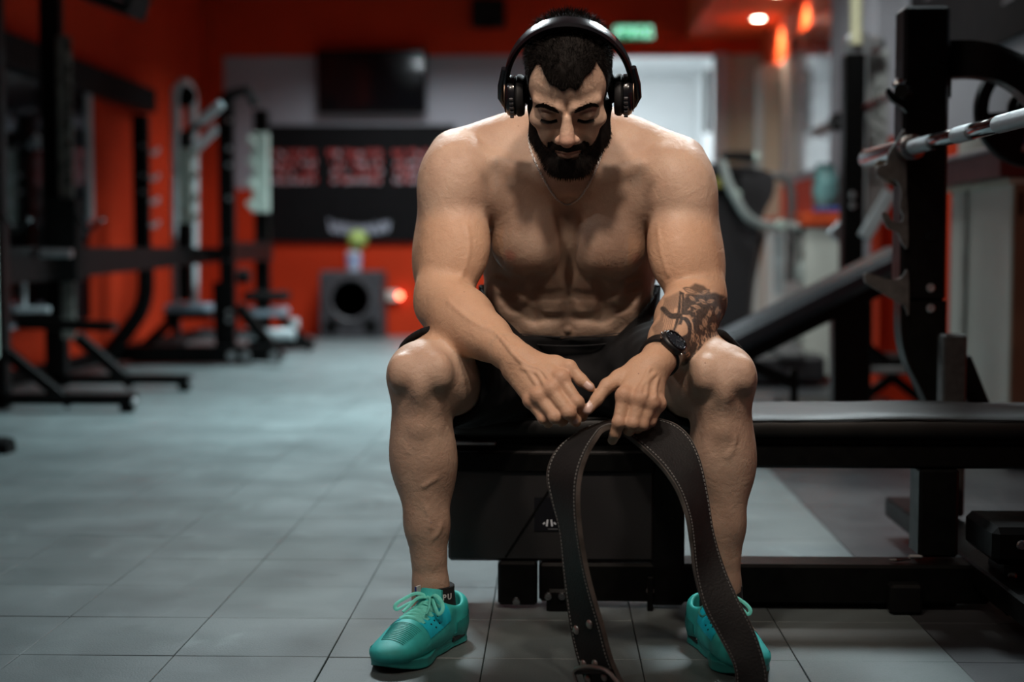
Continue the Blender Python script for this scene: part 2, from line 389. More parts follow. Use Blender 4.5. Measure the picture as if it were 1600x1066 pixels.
# exit sign
GRN = mat('green sign light', (.01, .35, .20), .4, emit=((.01, .36, .17), .40)); GW = mat('white sign light', (.6, 1, .85), .4, emit=((.40, 1.0, .70), 1.5))
ex = thing('exit_sign', (wx(987), YB - .05, wz(68)), 'small glowing green exit sign on the red wall right of the head', 'sign')
MB().box((wx(987), YB - .035, wz(57)), (.30, .06, .125), None, .006).build('housing', BLKM, ex)
MB().box((wx(987), YB - .068, wz(57)), (.286, .008, .113)).build('face', GRN, ex)
text_obj('lettering', 'ИЗХОД', .105, (wx(987), YB - .074, wz(57)), (math.radians(90), 0, 0), GW, ex, ext=.001, sx=.85, bold=.002)
# subwoofer
YS = 11.9
def sx_(px): return (px - 867) * YS / FPX
def sz_(py): return .73 + (388 - py) * YS / FPX
sb = thing('subwoofer', (sx_(547), YS + .2, 0), 'big black subwoofer box on the floor against the low red wall', 'speaker')
MB().box((sx_(547), YS + .18, sz_(424) / 2), (sx_(597) - sx_(498), .36, sz_(424)), None, .012).build('cabinet', mat('charcoal carpet', (.035, .035, .040), .8, bump=(200, .001)), sb)
cS = (sx_(547), YS - .004, sz_(468))
MB().lathe([(.155, 0), (.19, 0), (.195, .012), (.17, .016), (.155, .004)], cS, (0, -1, 0), 40).build('surround', mat('grey rubber surround', (.05, .05, .055), .5), sb, smooth=True)
MB().lathe([(.155, .004), (.07, -.03), (.06, -.028), (.04, -.018), (.001, -.014)], cS, (0, -1, 0), 36).build('cone', BLK, sb, smooth=True)
for dx in (-.16, .16): MB().lathe([(.05, 0), (.06, .004), (.045, .006), (.04, -.01), (.001, -.01)], (cS[0] + dx, YS - .002, .10), (0, -1, 0), 24).build('port', BLK, sb, smooth=True)
cn = thing('shaker_bottle', (sx_(548), YS + .12, sz_(424)), 'blue and white bottle standing on the subwoofer', 'bottle')
MB().lathe([(.055, 0), (.058, .04), (.062, .12), (.060, .13)], (sx_(549), YS + .12, sz_(424) + .001), (0, 0, 1), 24).build('cup', mat('blue plastic', (.10, .20, .42), .4, tint2=(.5, .55, .6), noise=(12, .5)), cn, smooth=True)
MB().lathe([(.062, .126), (.062, .15), (.05, .16), (.02, .165)], (sx_(549), YS + .12, sz_(424)), (0, 0, 1), 24).build('lid', mat('pale plastic', (.5, .55, .6), .4), cn, smooth=True)
m = MB(); m.lathe([(.085 * math.sin(a), -.085 * math.cos(a)) for a in np.linspace(.02, math.pi - .02, 14)], (sx_(555), YS + .12, sz_(424) + .249), (0, 0, 1), 26)
tag(m.build('ball', mat('lime green rubber', (.36, .50, .12), .45, noise=(20, .3)), None, smooth='all'), 'lime green ball resting on the bottle above the subwoofer', 'ball')
# wall socket with its red pilot lamp
so = thing('wall_socket', (wx(612), YB - .02, wz(470)), 'white wall socket with glowing red pilot lamp beside the subwoofer', 'socket')
MB().box((wx(608), YB - .025, wz(462)), (.15, .05, .08), None, .006).build('plate', WHT, so)
MB().lathe([(.022, 0), (.020, .014), (.001, .018)], (wx(625), YB - .05, wz(462)), (0, -1, 0), 16).build('pilot_lamp', mat('red pilot', (1, .2, .1), .4, emit=((1, .16, .08), 14)), so)
pp = MB().tube([(wx(311), YB - .16, 1.9), (wx(311), YB - .16, ZC)], .055, 16); tag(pp.build('pipe', BLKM, None, smooth=True), 'dark vertical pipe hanging in the far left corner', 'pipe')
mn = thing('projector', T(170, 10, 7.0), 'dark hanging projector case at the top left ceiling', 'projector')
c = T(172, -8, 7.0); MB().box(c, (.30, .3, .12), Matrix.Rotation(.35, 3, 'Y'), .01).build('case', BLKM, mn); MB().box(c + np.array([.02, -.152, -.02]), (.2, .006, .01), Matrix.Rotation(.35, 3, 'Y')).build('trim_strip', STL, mn)
MB().tube([c + np.array([0, 0, .05]), (c[0], c[1], ZC)], .02, 10).build('ceiling_rod', BLKM, mn)
# ------------------------------------------------------------------ the bench the man sits on (front plane Y = 2.96)
def bolt(mb, c, ax, r=.009, h=.006): mb.lathe([(r, 0), (r, h * .5), (r * .75, h), (r * .45, h), (r * .40, h * .5), (.0005, h * .5)], c, ax, 14)
YBn = 2.965
def zB(py, Y=YBn): return T(900, py, Y)[2]
def xB(px, py=800, Y=YBn): return T(px, py, Y)[0]
bench = thing('flat_bench', (.6, 3.1, 0), 'long flat weight bench with black padded top that the seated person is sitting on', 'bench')
zt = zB(652); zb = zB(684)
vs, fs = [], []; n = 90; xs = np.linspace(xB(703), 1.62, n)
prof = [(2.975, zb), (2.966, zb + .004), (2.962, zb + .016), (2.962, zb + .030), (2.968, zt - .004), (2.982, zt + .003), (3.02, zt + .006), (3.12, zt + .008), (3.22, zt + .006), (3.262, zt + .002), (3.272, zt - .012), (3.272, zb + .01), (3.262, zb)]
for i, x in enumerate(xs):
    e = min(1, (i / 2.0) if i < 2 else 1, ((n - 1 - i) / 2.0)); e = .55 + .45 * math.sqrt(max(e, 0))
    for k, (y, z) in enumerate(prof):
        wv = .0022 * math.sin(x * 9 + 1.2) + .0012 * math.sin(x * 23 + k)
        cy, cz = 3.118, (zt + zb) / 2
        vs.append((x, cy + (y - cy) * (1 if 0 < i < n - 1 else .97), cz + (z - cz) * e + (wv if 3 < k < 10 else 0)))
K = len(prof)
for i in range(n - 1):
    for k in range(K): fs.append((i * K + k, (i + 1) * K + k, (i + 1) * K + (k + 1) % K, i * K + (k + 1) % K))
fs += [tuple(range(K)), tuple((n - 1) * K + k for k in range(K))]
pad = MB().add(vs, fs).build('pad', VINYL, bench, smooth='all')
MB().tube([(x, 2.9625 + .0006 * math.sin(x * 90), zt - .004 + .0022 * math.sin(x * 9 + 1.2)) for x in np.linspace(xB(712), 1.6, 120)], .0016, 6).build('piping', VINYL, pad)
MB().box(((xB(703) + 1.62) / 2, 3.118, zb - .010), (1.62 - xB(703), .26, .016), None, .003).build('pad_board', BLKM, bench)
zu0, zu1 = zB(733), zB(694)
MB().box(((xB(706) + 1.62) / 2, 3.02, (zu0 + zu1) / 2), (1.62 - xB(706), .07, zu1 - zu0), None, .006).build('top_beam', BLK, bench)
MB().box(((xB(706) + 1.62) / 2, 3.20, (zu0 + zu1) / 2), (1.62 - xB(706), .05, zu1 - zu0), None, .006).build('top_beam', BLK, bench)
MB().box((xB(742), 2.978, zB(694)), (.085, .03, .0075), None, .002).build('end_plate', STL, bench)
z0p, z1p = zB(877), zB(706)
pn = MB().box(((xB(700) + xB(1022)) / 2, 3.02, (z0p + z1p) / 2), (xB(1022) - xB(700), .12, z1p - z0p), None, .006).build('side_panel', mat('black sheet steel', (.014, .014, .015), .42, noise=(6, .2), bump=(300, .0006)), bench)
MB().box(((xB(700) + xB(1022)) / 2, 2.956, zB(722)), (xB(1022) - xB(702), .008, .040), None, .003).build('panel_rib', BLK, pn)
MB().bar((xB(790), 2.957, zB(870)), (xB(858), 2.957, zB(765)), .002, .004, .0005).build('panel_seam', BLK, pn)
MB().box((xB(1044), 3.0, (zB(945) + zB(706)) / 2), (xB(1070) - xB(1018), .08, zB(706) - zB(945)), None, .006).build('post', BLK, bench)
MB().box((xB(1472), 3.03, (zB(872) + zB(733)) / 2), (xB(1503) - xB(1440), .085, zB(733) - zB(872)), None, .006).build('post', BLK, bench)
m = MB().box((xB(1437), 2.992, zB(872) + .001), (.03, .01, .008), None, .003); m.build('weld_bead', STL, bench)
m = MB(); m.tube([(xB(1395), 2.99, zB(876)), (xB(1405), 2.985, zB(875)), (xB(1428), 2.99, zB(875))], [.002, .0045, .002], 8); m.build('weld_bead', CHR, bench)
MB().box(((xB(842) + xB(1550)) / 2, 3.005, (zB(940) + zB(880)) / 2), (xB(1550) - xB(842), .088, zB(880) - zB(940)), None, .006).build('base_beam', BLK, bench)
MB().box((xB(809), 2.99, (zB(945) + zB(877)) / 2), (xB(840) - xB(778), .07, zB(877) - zB(945)), None, .006).build('base_plate', BLK, bench)
m = MB(); bolt(m, (xB(807), 2.954, zB(938)), (0, -1, 0), .0085, .006); m.build('bolt', CHR, bench)
MB().box((xB(882), 2.945, (T(882, 963, 2.935)[2] + zB(917)) / 2), (.072, .016, zB(917) - T(882, 963, 2.935)[2]), None, .006).build('foot_bracket', BLK, bench)
for px in (857, 878): m = MB(); bolt(m, (xB(px), 2.936, zB(927)), (0, -1, 0), .0085, .006); m.build('bolt', CHR, bench)
m = MB(); bolt(m, (xB(1016), 2.956, zB(921)), (0, -1, 0), .008, .006); m.build('bolt', STL, bench)
MB().box((xB(1016), 2.952, zB(925)), (.012, .012, .07), None, .002).build('latch', BLK, bench)
MB().box((xB(1412), 2.945, .031), (.064, .04, .060), None, .006).build('rubber_foot', BLKM, bench)
MB().box(((xB(1180) + xB(1500)) / 2, 3.02, .008), (.42, .05, .014), None, .003).build('floor_pad', BLKM, bench)
stk = MB().box((xB(862), 2.9585, zB(803)), (xB(890) - xB(836), .0016, zB(777) - zB(829))).build('sticker', mat('black label', (.006, .006, .008), .25), pn)
m = MB()
for dx, rz, h_ in ((-.0046, .14, .0135), (.0046, -.14, .0135)): m.box((xB(858.5) + dx, 2.9572, zB(816.5)), (.0034, .0008, h_), Matrix.Rotation(rz, 3, 'Y'))
for dx, rz in ((-.011, .9), (.011, -.9)): m.box((xB(858.5) + dx, 2.9572, zB(817.2)), (.0028, .0008, .0050), Matrix.Rotation(rz, 3, 'Y'))
m.build('sticker_mark', mat('white mark', (.55, .60, .66), .5), stk); 
MB().box((xB(864), 2.9572, zB(826)), (.020, .0008, .0014)).build('sticker_line', STL, stk)

# ------------------------------------------------------------------ near rack with the barbell, right
XB_ = .845
rk = thing('power_rack', (.86, 3.66, 0), 'tall black rack upright with three steel hooks holding the chrome barbell', 'rack')
YU = 3.62
def zU(py, Y=YU): return T(1440, py, Y)[2]
def xU(px, py=300, Y=YU): return T(px, py, Y)[0]
# upright: side plate profile that sweeps forward at the foot (extruded across its width)
cx = (xU(1408) + xU(1482)) / 2; wU = xU(1482) - xU(1410)
MB().box((cx, YU + .05, (zU(470) + zU(8)) / 2), (wU, .10, zU(8) - zU(470)), None, .008).build('upright', BLK, rk)
P0 = [(1414, 470), (1414, 505), (1418, 540), (1428, 572), (1444, 602), (1462, 640), (1480, 690)]
P1 = [(1482, 470), (1482, 520), (1484, 545), (1490, 572), (1498, 600), (1512, 640), (1530, 690)]
l0 = spline([(xU(a), zU(b)) for a, b in P0], 5); l1 = spline([(xU(a), zU(b)) for a, b in P1], 5)
MB().prism([tuple(p) for p in l0] + [tuple(p) for p in l1[::-1]], YU, YU + .10, lambda u, v, w_: (u, w_, v)).build('curved_foot', BLK, rk)
MB().tube([(p[0] - .001, YU + .0, p[1]) for p in l0], .005, 8).build('foot_edge', BLK, rk)
c = T(1487, 590, 3.50); MB().box((c[0], 3.50, (T(1487, 522, 3.5)[2] + .1) / 2), (.055, .06, T(1487, 522, 3.5)[2] - .1), None, .005).build('stub_post', mat('dark worn steel', (.022, .021, .020), .5, noise=(60, .3), bump=(300, .0006)), rk)
for (a, b) in (((1500, 560), (1532, 640)),):
    MB().bar(T(*a, 3.7), T(*b, 3.7), .05, .03, .004, up=(0, 1, 0)).build('gusset', BLK, rk)
for py in (222, 370, 450, 482): 
    m = MB(); bolt(m, (xU(1454, py), YU - .001, zU(py)), (0, -1, 0), .011, .006); m.build('bolt', BLKM if py < 400 else STL, rk)
def plate2d(name, pts, Y0_, th, m, par, n=4):
    P = spline([T(a, b, Y0_)[[0, 2]] for a, b in pts], n, True); return MB().prism([tuple(p) for p in P], Y0_ - th / 2, Y0_ + th / 2, lambda u, v, w_: (u, w_, v)).build(name, m, par)
HK = mat('dark grey hook steel', (.055, .053, .050), .5, noise=(40, .25), bump=(200, .0005))
plate2d('hook', [(1415, 210), (1414, 330), (1405, 322), (1408, 300), (1398, 282), (1372, 276), (1370, 262), (1384, 256), (1388, 240), (1398, 224), (1404, 214)], YU - .015, .014, HK, rk, 3)
plate2d('hook', [(1416, 306), (1418, 385), (1408, 378), (1402, 364), (1386, 356), (1378, 338), (1380, 331), (1388, 336), (1394, 346), (1408, 347), (1412, 332)], YU - .015, .014, HK, rk, 3)
plate2d('hook', [(1418, 424), (1419, 492), (1412, 478), (1398, 470), (1358, 446), (1351, 440), (1350, 428), (1358, 427), (1378, 434), (1398, 437), (1410, 432)], YU - .015, .014, HK, rk, 3)
plate2d('hook', [(1372, 250), (1414, 262), (1416, 300), (1400, 292), (1372, 274)], YU + .06, .012, mat('worn tan hook liner', (.10, .080, .060), .5), rk, 3)
# curved brace sweeping to the right and back
pts = [T(1470, 66, 3.70), T(1520, 66, 3.66), T(1570, 78, 3.60), T(1625, 108, 3.5), T(1680, 170, 3.4)]
pts2 = [T(1470, 124, 3.70), T(1520, 122, 3.66), T(1560, 130, 3.60), T(1600, 158, 3.5), T(1640, 215, 3.4)]
A2, B2 = spline(pts, 8), spline(pts2, 8); m = MB(); vs = []
for a, b_ in zip(A2, B2):
    for o in (-.03, .03): vs += [a + np.array([0, o, 0]), b_ + np.array([0, o, 0])]
nA = len(A2); fs = []
for i in range(nA - 1):
    for k, (p, q) in enumerate(((0, 1), (1, 3), (3, 2), (2, 0))): fs.append((i * 4 + p, i * 4 + q, (i + 1) * 4 + q, (i + 1) * 4 + p))
fs += [(0, 2, 3, 1), tuple((nA - 1) * 4 + k for k in (0, 1, 3, 2))]
m.add(vs, fs); m.build('curved_arm', BLK, rk, smooth=True)
m = MB(); m.box((cx + .055, YU + .05, zU(75)), (.02, .05, .03), None, .003); bolt(m, (cx + .067, YU + .05, zU(75)), (1, 0, 0)); 
m.build('bracket', BLK, rk)['kind'] = 'stuff'
m = MB(); m.box((cx + .058, YU + .05, zU(135)), (.018, .05, .05), None, .003); m.build('bracket', BLK, rk)
# storage pin with chrome end above the bar
m = MB(); m.tube([T(1418, 146, 3.60), T(1408, 142, 3.52)], .016, 16); m.build('pin_collar', BLK, rk, smooth=True)
plate2d('hook', [(1416, 128), (1418, 175), (1408, 168), (1392, 158), (1384, 145), (1388, 138), (1398, 148), (1408, 146), (1412, 132)], YU - .012, .02, BLK, rk, 3)
m = MB(); m.lathe([(.001, -.012), (.012, -.008), (.015, 0), (.012, .008), (.001, .012)], T(1404, 132, 3.56), (0, -1, .2), 16); m.build('pin_knob', CHR, rk, smooth=True)
MB().box((cx, 3.0, .075), (.11, 1.5, .05), None, .005).build('base_rail', BLK, rk)
MB().box((cx + .25, 3.45, .06), (.5, .09, .05), None, .005).build('cross_rail', BLK, rk)
m = MB().box((xB(1600), 2.86, zB(835, 2.86)), (.24, .20, .07), None, .012); m.build('foot_block', BLK, rk)
MB().box((xB(1590), 2.90, zB(905, 2.9)), (.12, .12, .11), None, .008).build('foot_box', BLK, rk)
for py in (896, 930): m = MB(); bolt(m, (xB(1553), 2.836, zB(py, 2.836)), (-.6, -1, 0), .009, .006); m.build('bolt', STL, rk)
m = MB(); bolt(m, (xB(1597, 850, 2.75), 2.755, zB(848, 2.755)), (0, -1, 0), .01, .007); m.build('bolt', CHR, rk)
# barbell along Y
bb = thing('barbell', (XB_, 2.95, .962), 'chrome olympic barbell with knurled grip lying across the near rack', 'barbell')
def bz(y): return .968 + (y - 2.95) * .006
def bp_(y, dx=0): return (.86 - (y - 2.78) * .018 + dx, y, .969)
KN = bpy.data.materials.new('knurled chrome'); KN.use_nodes = True
nt = KN.node_tree; b = nt.nodes['Principled BSDF']; b.inputs['Metallic'].default_value = 1; b.inputs['Base Color'].default_value = (.26, .28, .29, 1); b.inputs['Roughness'].default_value = .40
tc = nt.nodes.new('ShaderNodeTexCoord'); vv = nt.nodes.new('ShaderNodeTexVoronoi'); vv.inputs['Scale'].default_value = 700; nt.links.new(tc.outputs['Object'], vv.inputs['Vector'])
bu = nt.nodes.new('ShaderNodeBump'); bu.inputs['Distance'].default_value = .0008; nt.links.new(vv.outputs['Distance'], bu.inputs['Height']); nt.links.new(bu.outputs[0], b.inputs['Normal'])
DCH = mat('dark chrome', (.20, .21, .22), .12, metal=1.0)
def cyl(name, y0, y1, r, m_, par=bb, n=28):
    return MB().tube([bp_(y0), bp_(y0 + (y1 - y0) * .02), bp_(y1 - (y1 - y0) * .02), bp_(y1)], [r * .94, r, r, r * .94], n).build(name, m_, par, smooth=True)
for y0, y1, k in ((3.50, 3.58, 1), (3.38, 3.50, 1), (3.19, 3.38, 0), (3.08, 3.19, 1), (2.91, 3.08, 0), (2.50, 2.91, 1), (2.40, 2.50, 0), (2.30, 2.40, 1)):
    cyl('knurled_grip' if k else 'smooth_band', y0, y1, (.0178 if k else .0166), KN if k else DCH)
cyl('collar', 3.545, 3.60, .031, CHR); cyl('sleeve', 3.60, 4.02, .0250, CHR); cyl('sleeve_cap', 4.02, 4.035, .022, BLKM)
cyl('collar', 2.30, 2.33, .036, CHR); cyl('sleeve', 1.86, 2.30, .0250, CHR)
# plate on the storage side
pc = T(1612, 172, 3.95)
pl = thing('weight_plate', pc, 'black grip weight plate hanging behind the bar at the right edge', 'weight plate')
m = MB(); R_o = 88 * 3.95 / FPX
vs, fs = [], []; nA = 72
for k in range(nA):
    a = 2 * math.pi * k / nA
    for r, y in ((R_o, -.010), (R_o, .010), (R_o * .97, -.016), (R_o * .90, -.016), (R_o * .88, -.009)): vs.append((pc[0] + r * math.cos(a), pc[1] + y, pc[2] + r * math.sin(a)))
for k in range(nA):
    q = (k + 1) % nA
    fs += [(k * 5 + 0, q * 5 + 0, q * 5 + 1, k * 5 + 1), (k * 5, k * 5 + 2, q * 5 + 2, q * 5), (k * 5 + 2, k * 5 + 3, q * 5 + 3, q * 5 + 2), (k * 5 + 3, k * 5 + 4, q * 5 + 4, q * 5 + 3)]
m.add(vs, fs); m.build('rim', BLK, pl, smooth=True)
# web with three grip openings
def web():
    m = MB(); ri, ro = R_o * .30, R_o * .89; nseg = 90; rings = [ri, R_o * .42, R_o * .76, ro]
    idx = {}
    for j, r in enumerate(rings):
        for k in range(nseg):
            a = 2 * math.pi * k / nseg
            for t_, y in ((0, -.007), (1, .009)): idx[j, k, t_] = len(m.v); m.v.append((pc[0] + r * math.cos(a), pc[1] + y, pc[2] + r * math.sin(a)))
    def hole(j, k): return j == 1 and any(abs(((k * 4 - c + 180) % 360) - 180) < 24 for c in (158, 38, 278))
    for j in range(3):
        for k in range(nseg):
            q = (k + 1) % nseg
            if hole(j, k):
                for (a_, b__) in (((1, k), (1, q)), ((2, q), (2, k))): m.f.append((idx[a_[0], a_[1], 0], idx[b__[0], b__[1], 0], idx[b__[0], b__[1], 1], idx[a_[0], a_[1], 1]))
                for kk, nb in ((k, k - 1), (q, k + 1)):
                    if not hole(1, nb % nseg): m.f.append((idx[1, kk, 0], idx[2, kk, 0], idx[2, kk, 1], idx[1, kk, 1]))
                continue
            m.f.append((idx[j, k, 0], idx[j + 1, k, 0], idx[j + 1, q, 0], idx[j, q, 0])); m.f.append((idx[j, k, 1], idx[j, q, 1], idx[j + 1, q, 1], idx[j + 1, k, 1]))
    return m
web().build('web', BLK, pl)
MB().lathe([(.026, -.02), (R_o * .28, -.02), (R_o * .31, -.012), (R_o * .31, .012), (.026, .016)], pc, (0, 1, 0), 40).build('hub', BLK, pl, smooth=True)
MB().tube([pc + np.array([0, -.46, .0]), pc + np.array([0, .06, 0])], .024, 20).build('storage_pin', CHR, rk, smooth=True)

# ------------------------------------------------------------------ rear cable rack, its bar, banner strip, incline bench
r2 = thing('cable_rack', T(1330, 600, 6.4), 'slim black rack upright with pulley and lettered guard behind the incline bench', 'rack')
def seg(name, a, b, Y, wd, dp, m_, par, Yb=None, bev=.005):
    A, Bz = T(*a, Y), T(*b, Yb or Y); return MB().bar(A, Bz, wd, dp, bev, up=(0, 1, 0)).build(name, m_, par)
MB().box((T(1331, 300, 6.4)[0], 6.4, T(1331, 85, 6.4)[2] / 2), (.088, .10, T(1331, 85, 6.4)[2]), None, .006).build('upright', BLK, r2)
m = MB()
for py in (305, 321): 
    m = MB(); bolt(m, T(1332, py, 6.345), (0, -1, 0), .014, .008); m.build('bolt', STL, r2)
m = MB(); m.lathe([(.015, -.02), (.055, -.02), (.060, -.012), (.050, 0), (.060, .012), (.055, .02), (.015, .02)], T(1341, 72, 6.4), (0, 1, 0), 28); m.build('pulley_wheel', STL, r2, smooth=True)
MB().box(T(1358, 70, 6.42), (.13, .05, .07), None, .02).build('pulley_arm', STL, r2)
MB().tube([T(1338, 70, 6.38), T(1338, -30, 6.38)], .026, 14).build('guide_rod', mat('cream guide rod', (.55, .54, .36), .4), r2, smooth=True)
gx = T(1370, 200, 6.5)
MB().box((gx[0], 6.5, (T(1370, 77, 6.5)[2] + T(1370, 345, 6.5)[2]) / 2), (.092, .03, T(1370, 77, 6.5)[2] - T(1370, 345, 6.5)[2]), None, .004).build('lettered_guard', mat('grey guard panel', (.30, .32, .31), .5), r2)
text_obj('guard_lettering', 'RAVAR', .085, (gx[0] + .004, 6.482, (T(1370, 85, 6.5)[2] + T(1370, 335, 6.5)[2]) / 2), (math.radians(90), math.radians(-90), 0), mat('grey lettering', (.12, .13, .125), .5), r2, ext=.001, sx=1.7)
seg('lever_arm', (1300, 372), (1345, 320), 6.6, .06, .03, STL, r2); seg('lever_arm', (1350, 372), (1392, 300), 6.2, .055, .03, PALEM, r2)
for x0, x1, y in ((1337, 1440, 560), (1330, 1440, 575)): MB().box(((T(x0, y, 6.2)[0] + T(x1, y, 6.2)[0]) / 2, 6.2, T(1390, y, 6.2)[2]), (.30, .24, .035), None, .008).build('seat_pad' if y == 560 else 'seat_board', VINYL if y == 560 else STL, r2)
seg('leg', (1345, 625), (1400, 585), 6.2, .04, .04, BLK, r2); seg('leg', (1440, 625), (1395, 590), 6.2, .04, .04, BLK, r2); seg('leg', (1352, 440), (1352, 560), 6.0, .05, .05, BLK, r2); seg('leg', (1352, 540), (1385, 565), 6.0, .04, .05, BLK, r2)
MB().box((1.25, 6.3, .03), (.5, .9, .05), None, .006).build('base_frame', BLK, r2)
b2 = thing('barbell', T(1330, 178, 6.8), 'thin distant barbell resting on the rear rack against the pale wall', 'barbell')
A, Z_ = T(1276, 207, 7.6), T(1412, 140, 5.7)
def on(t): return tuple(A + (Z_ - A) * t)
MB().tube([on(0), on(.28)], .027, 16).build('sleeve', mat('brown steel sleeve', (.12, .07, .06), .35, metal=.6), b2, smooth=True)
MB().tube([on(.28), on(.31)], .042, 16).build('collar', BLK, b2, smooth=True)
MB().tube([on(.31), on(1)], .016, 14).build('shaft', CHR, b2, smooth=True)
MB().tube([on(.60), on(.74)], .019, 14).build('grip_tape', mat('maroon tape', (.12, .02, .02), .6), b2, smooth=True)
seg('bar_hook', (1300, 200), (1325, 188), 7.0, .04, .03, BLK, r2); 
m = MB(); m.tube([T(1326, 187, 6.9), T(1328, 192, 6.6)], .018, 12); m.build('hook_stud', STL, r2, smooth=True)
# incline bench
ib = thing('incline_bench', T(1300, 600, 5.4), 'black padded incline bench slanting up behind the flat bench', 'bench')
YI = 5.2; a, b = T(1095, 552, YI), T(1412, 392, YI)
d = (b - a); L_ = np.linalg.norm(d); d /= L_; nn = np.array([-d[2], 0, d[0]])
MB().box((a + b) / 2 + nn * -.01, (L_, .30, .075), Matrix((Vector(d), Vector((0, 1, 0)), Vector(nn))).transposed(), .022).build('back_pad', mat('blue black vinyl', (.020, .024, .030), .34, bump=(400, .0006)), ib, smooth=False)
MB().box((a + b) / 2 - nn * .075, (L_ * .96, .10, .05), Matrix((Vector(d), Vector((0, 1, 0)), Vector(nn))).transposed(), .006).build('pad_rail', BLK, ib)
seg('prop', (1345, 440), (1395, 420), YI, .04, .05, BLK, ib); MB().box(T(1384, 422, YI), (.05, .12, .05), None, .006).build('adjuster', BLK, ib)
m = MB(); bolt(m, T(1246, 492, YI - .06), (0, -1, 0), .016, .01); m.build('bolt', CHR, ib)
seg('post', (1328, 470), (1328, 640), YI, .13, .08, BLK, ib); seg('leg', (1240, 575), (1240, 640), YI, .028, .03, BLK, ib); seg('strut', (1150, 560), (1240, 600), YI, .04, .04, BLK, ib)
MB().box((T(1270, 640, YI)[0], YI, .03), (.75, .08, .05), None, .006).build('base_beam', BLK, ib)
MB().box(T(1090, 585, YI), (.24, .30, .06), Matrix.Rotation(.1, 3, 'Y'), .02).build('seat_pad', VINYL, ib)
seg('post', (1105, 590), (1105, 650), YI, .05, .05, BLK, ib)
# elliptical trainer
el = thing('elliptical_trainer', T(1180, 560, 8.2), 'dark elliptical trainer with curved pale handlebars behind the right shoulder', 'exercise machine')
YE = 8.2
def etube(name, pts, r, m_, Y=YE): return MB().tube(spline([T(x, y, Y + (q if q else 0)) for x, y, q in pts], 6), r, 12).build(name, m_, el, smooth=True)
DK = mat('dark plastic shroud', (.020, .020, .022), .4)
GT = mat('grey green tube', (.42, .48, .46), .35, metal=.3)
m = MB(); P = spline([T(x, y, YE)[[0, 2]] for x, y in ((1095, 262), (1150, 262), (1198, 270), (1206, 300), (1186, 345), (1172, 420), (1160, 520), (1120, 530), (1118, 420), (1100, 330))], 4, True)
m.prism([tuple(p) for p in P], YE - .10, YE + .14, lambda u, v, w_: (u, w_, v)); m.build('console_column', DK, el)
MB().box(T(1128, 285, YE - .14), (.20, .05, .10), Matrix.Rotation(-.3, 3, 'X'), .01).build('console', BLKM, el)
MB().box(T(1122, 285, YE - .18), (.07, .01, .05), None, .002).build('console_label', mat('olive label', (.22, .20, .03), .5), el)
etube('handlebar', [(1128, 248, -.2), (1136, 280, -.2), (1150, 310, -.2), (1168, 338, -.2), (1195, 352, -.15), (1235, 353, -.1), (1250, 356, -.1)], .024, GT)
etube('handle_grip', [(1126, 246, -.2), (1145, 244, -.2), (1178, 246, -.2)], .026, BLKM)
MB().lathe([(.028, -.012), (.032, 0), (.028, .012)], T(1181, 247, YE - .2), (1, 0, 0), 16).build('grip_cap', PALE, el, smooth=True)
etube('rear_handle', [(1196, 278, .1), (1222, 276, .1), (1236, 300, .1), (1236, 380, .1), (1234, 440, .1)], .026, mat('grey tube', (.14, .14, .14), .4, metal=.3))
etube('link_arm', [(1250, 356, -.1), (1260, 372, -.1), (1256, 400, -.1), (1253, 425, -.1)], .018, BLK)
for p, r in (((1150, 304), .026), ((1220, 352), .03)): MB().lathe([(r * .8, -.02), (r * 1.15, 0), (r * .8, .02)], T(*p, YE - .2), (.5, -1, 0), 16).build('joint', PALE, el, smooth=True)
MB().lathe([(.045, 0), (.065, 0), (.075, .02), (.065, .04), (.02, .05)], T(1262, 426, YE - .1), (0, -1, 0), 26).build('pivot_wheel', GT, el, smooth=True)
etube('pole', [(1217, 366, 0), (1217, 460, 0)], .024, PALEM)
etube('link_arm', [(1190, 360, 0), (1172, 440, 0), (1165, 520, 0)], .03, mat('brown grey arm', (.10, .08, .075), .5))
MB().box((T(1180, 560, YE)[0], YE, .10), (.62, .9, .14), None, .02).build('base', DK, el)
MB().box((T(1215, 560, YE)[0], YE - .3, .20), (.14, .40, .05), Matrix.Rotation(.15, 3, 'X'), .015).build('pedal', mat('grey pedal', (.09, .09, .09), .6), el)
etube('rail', [(1200, 545, -.3), (1255, 520, .2)], .03, GT)
# counters and cabinets by the right wall
ct = thing('reception_counter', (1.5, 8.6, 0), 'white fronted counter with red top band behind the cable rack', 'counter')
MB().box((1.51, 8.75, .44), (.33, 1.5, .80), None, .006).build('body', WHT, ct); MB().box((1.50, 8.75, .035), (.33, 1.42, .07)).build('plinth', RED, ct)
MB().box((1.50, 8.75, .885), (.36, 1.56, .07), None, .006).build('worktop', ORA, ct)
MB().box((1.325, 8.20, .885), (.01, .14, .04)).build('notice', WHT, ct)
jr = thing('plastic_bag', (1.46, 8.35, .92), 'pale turquoise plastic bag on the counter by the red wall', 'bag')
MB().lathe([(.04, 0), (.062, .03), (.072, .12), (.066, .20), (.05, .24), (.055, .27)], (1.49, 8.25, .925), (0, 0, 1), 18).build('bag_body', mat('turquoise film', (.16, .36, .36), .35, noise=(14, .4)), jr, smooth=True)
MB().box((1.47, 8.05, .935), (.12, .12, .03), Matrix.Rotation(.4, 3, 'Z'), .01).build('blue_tie', mat('blue film', (.05, .10, .40), .4), jr)
c2 = thing('low_cabinet', (1.6, 5.3, 0), 'pale cabinet with brown slotted end at the right edge behind the bench', 'cabinet')
cx0 = 1.49; MB().box(((cx0 + XR) / 2 + .0, 5.28, .475), (XR - cx0 - .01, .74, .93), None, .004).build('body', WHT, c2)
MB().box((cx0 - .002, 5.44, .475), (.006, .055, .92)).build('side_stile', mat('shaded laminate', (.36, .38, .34), .5), c2)
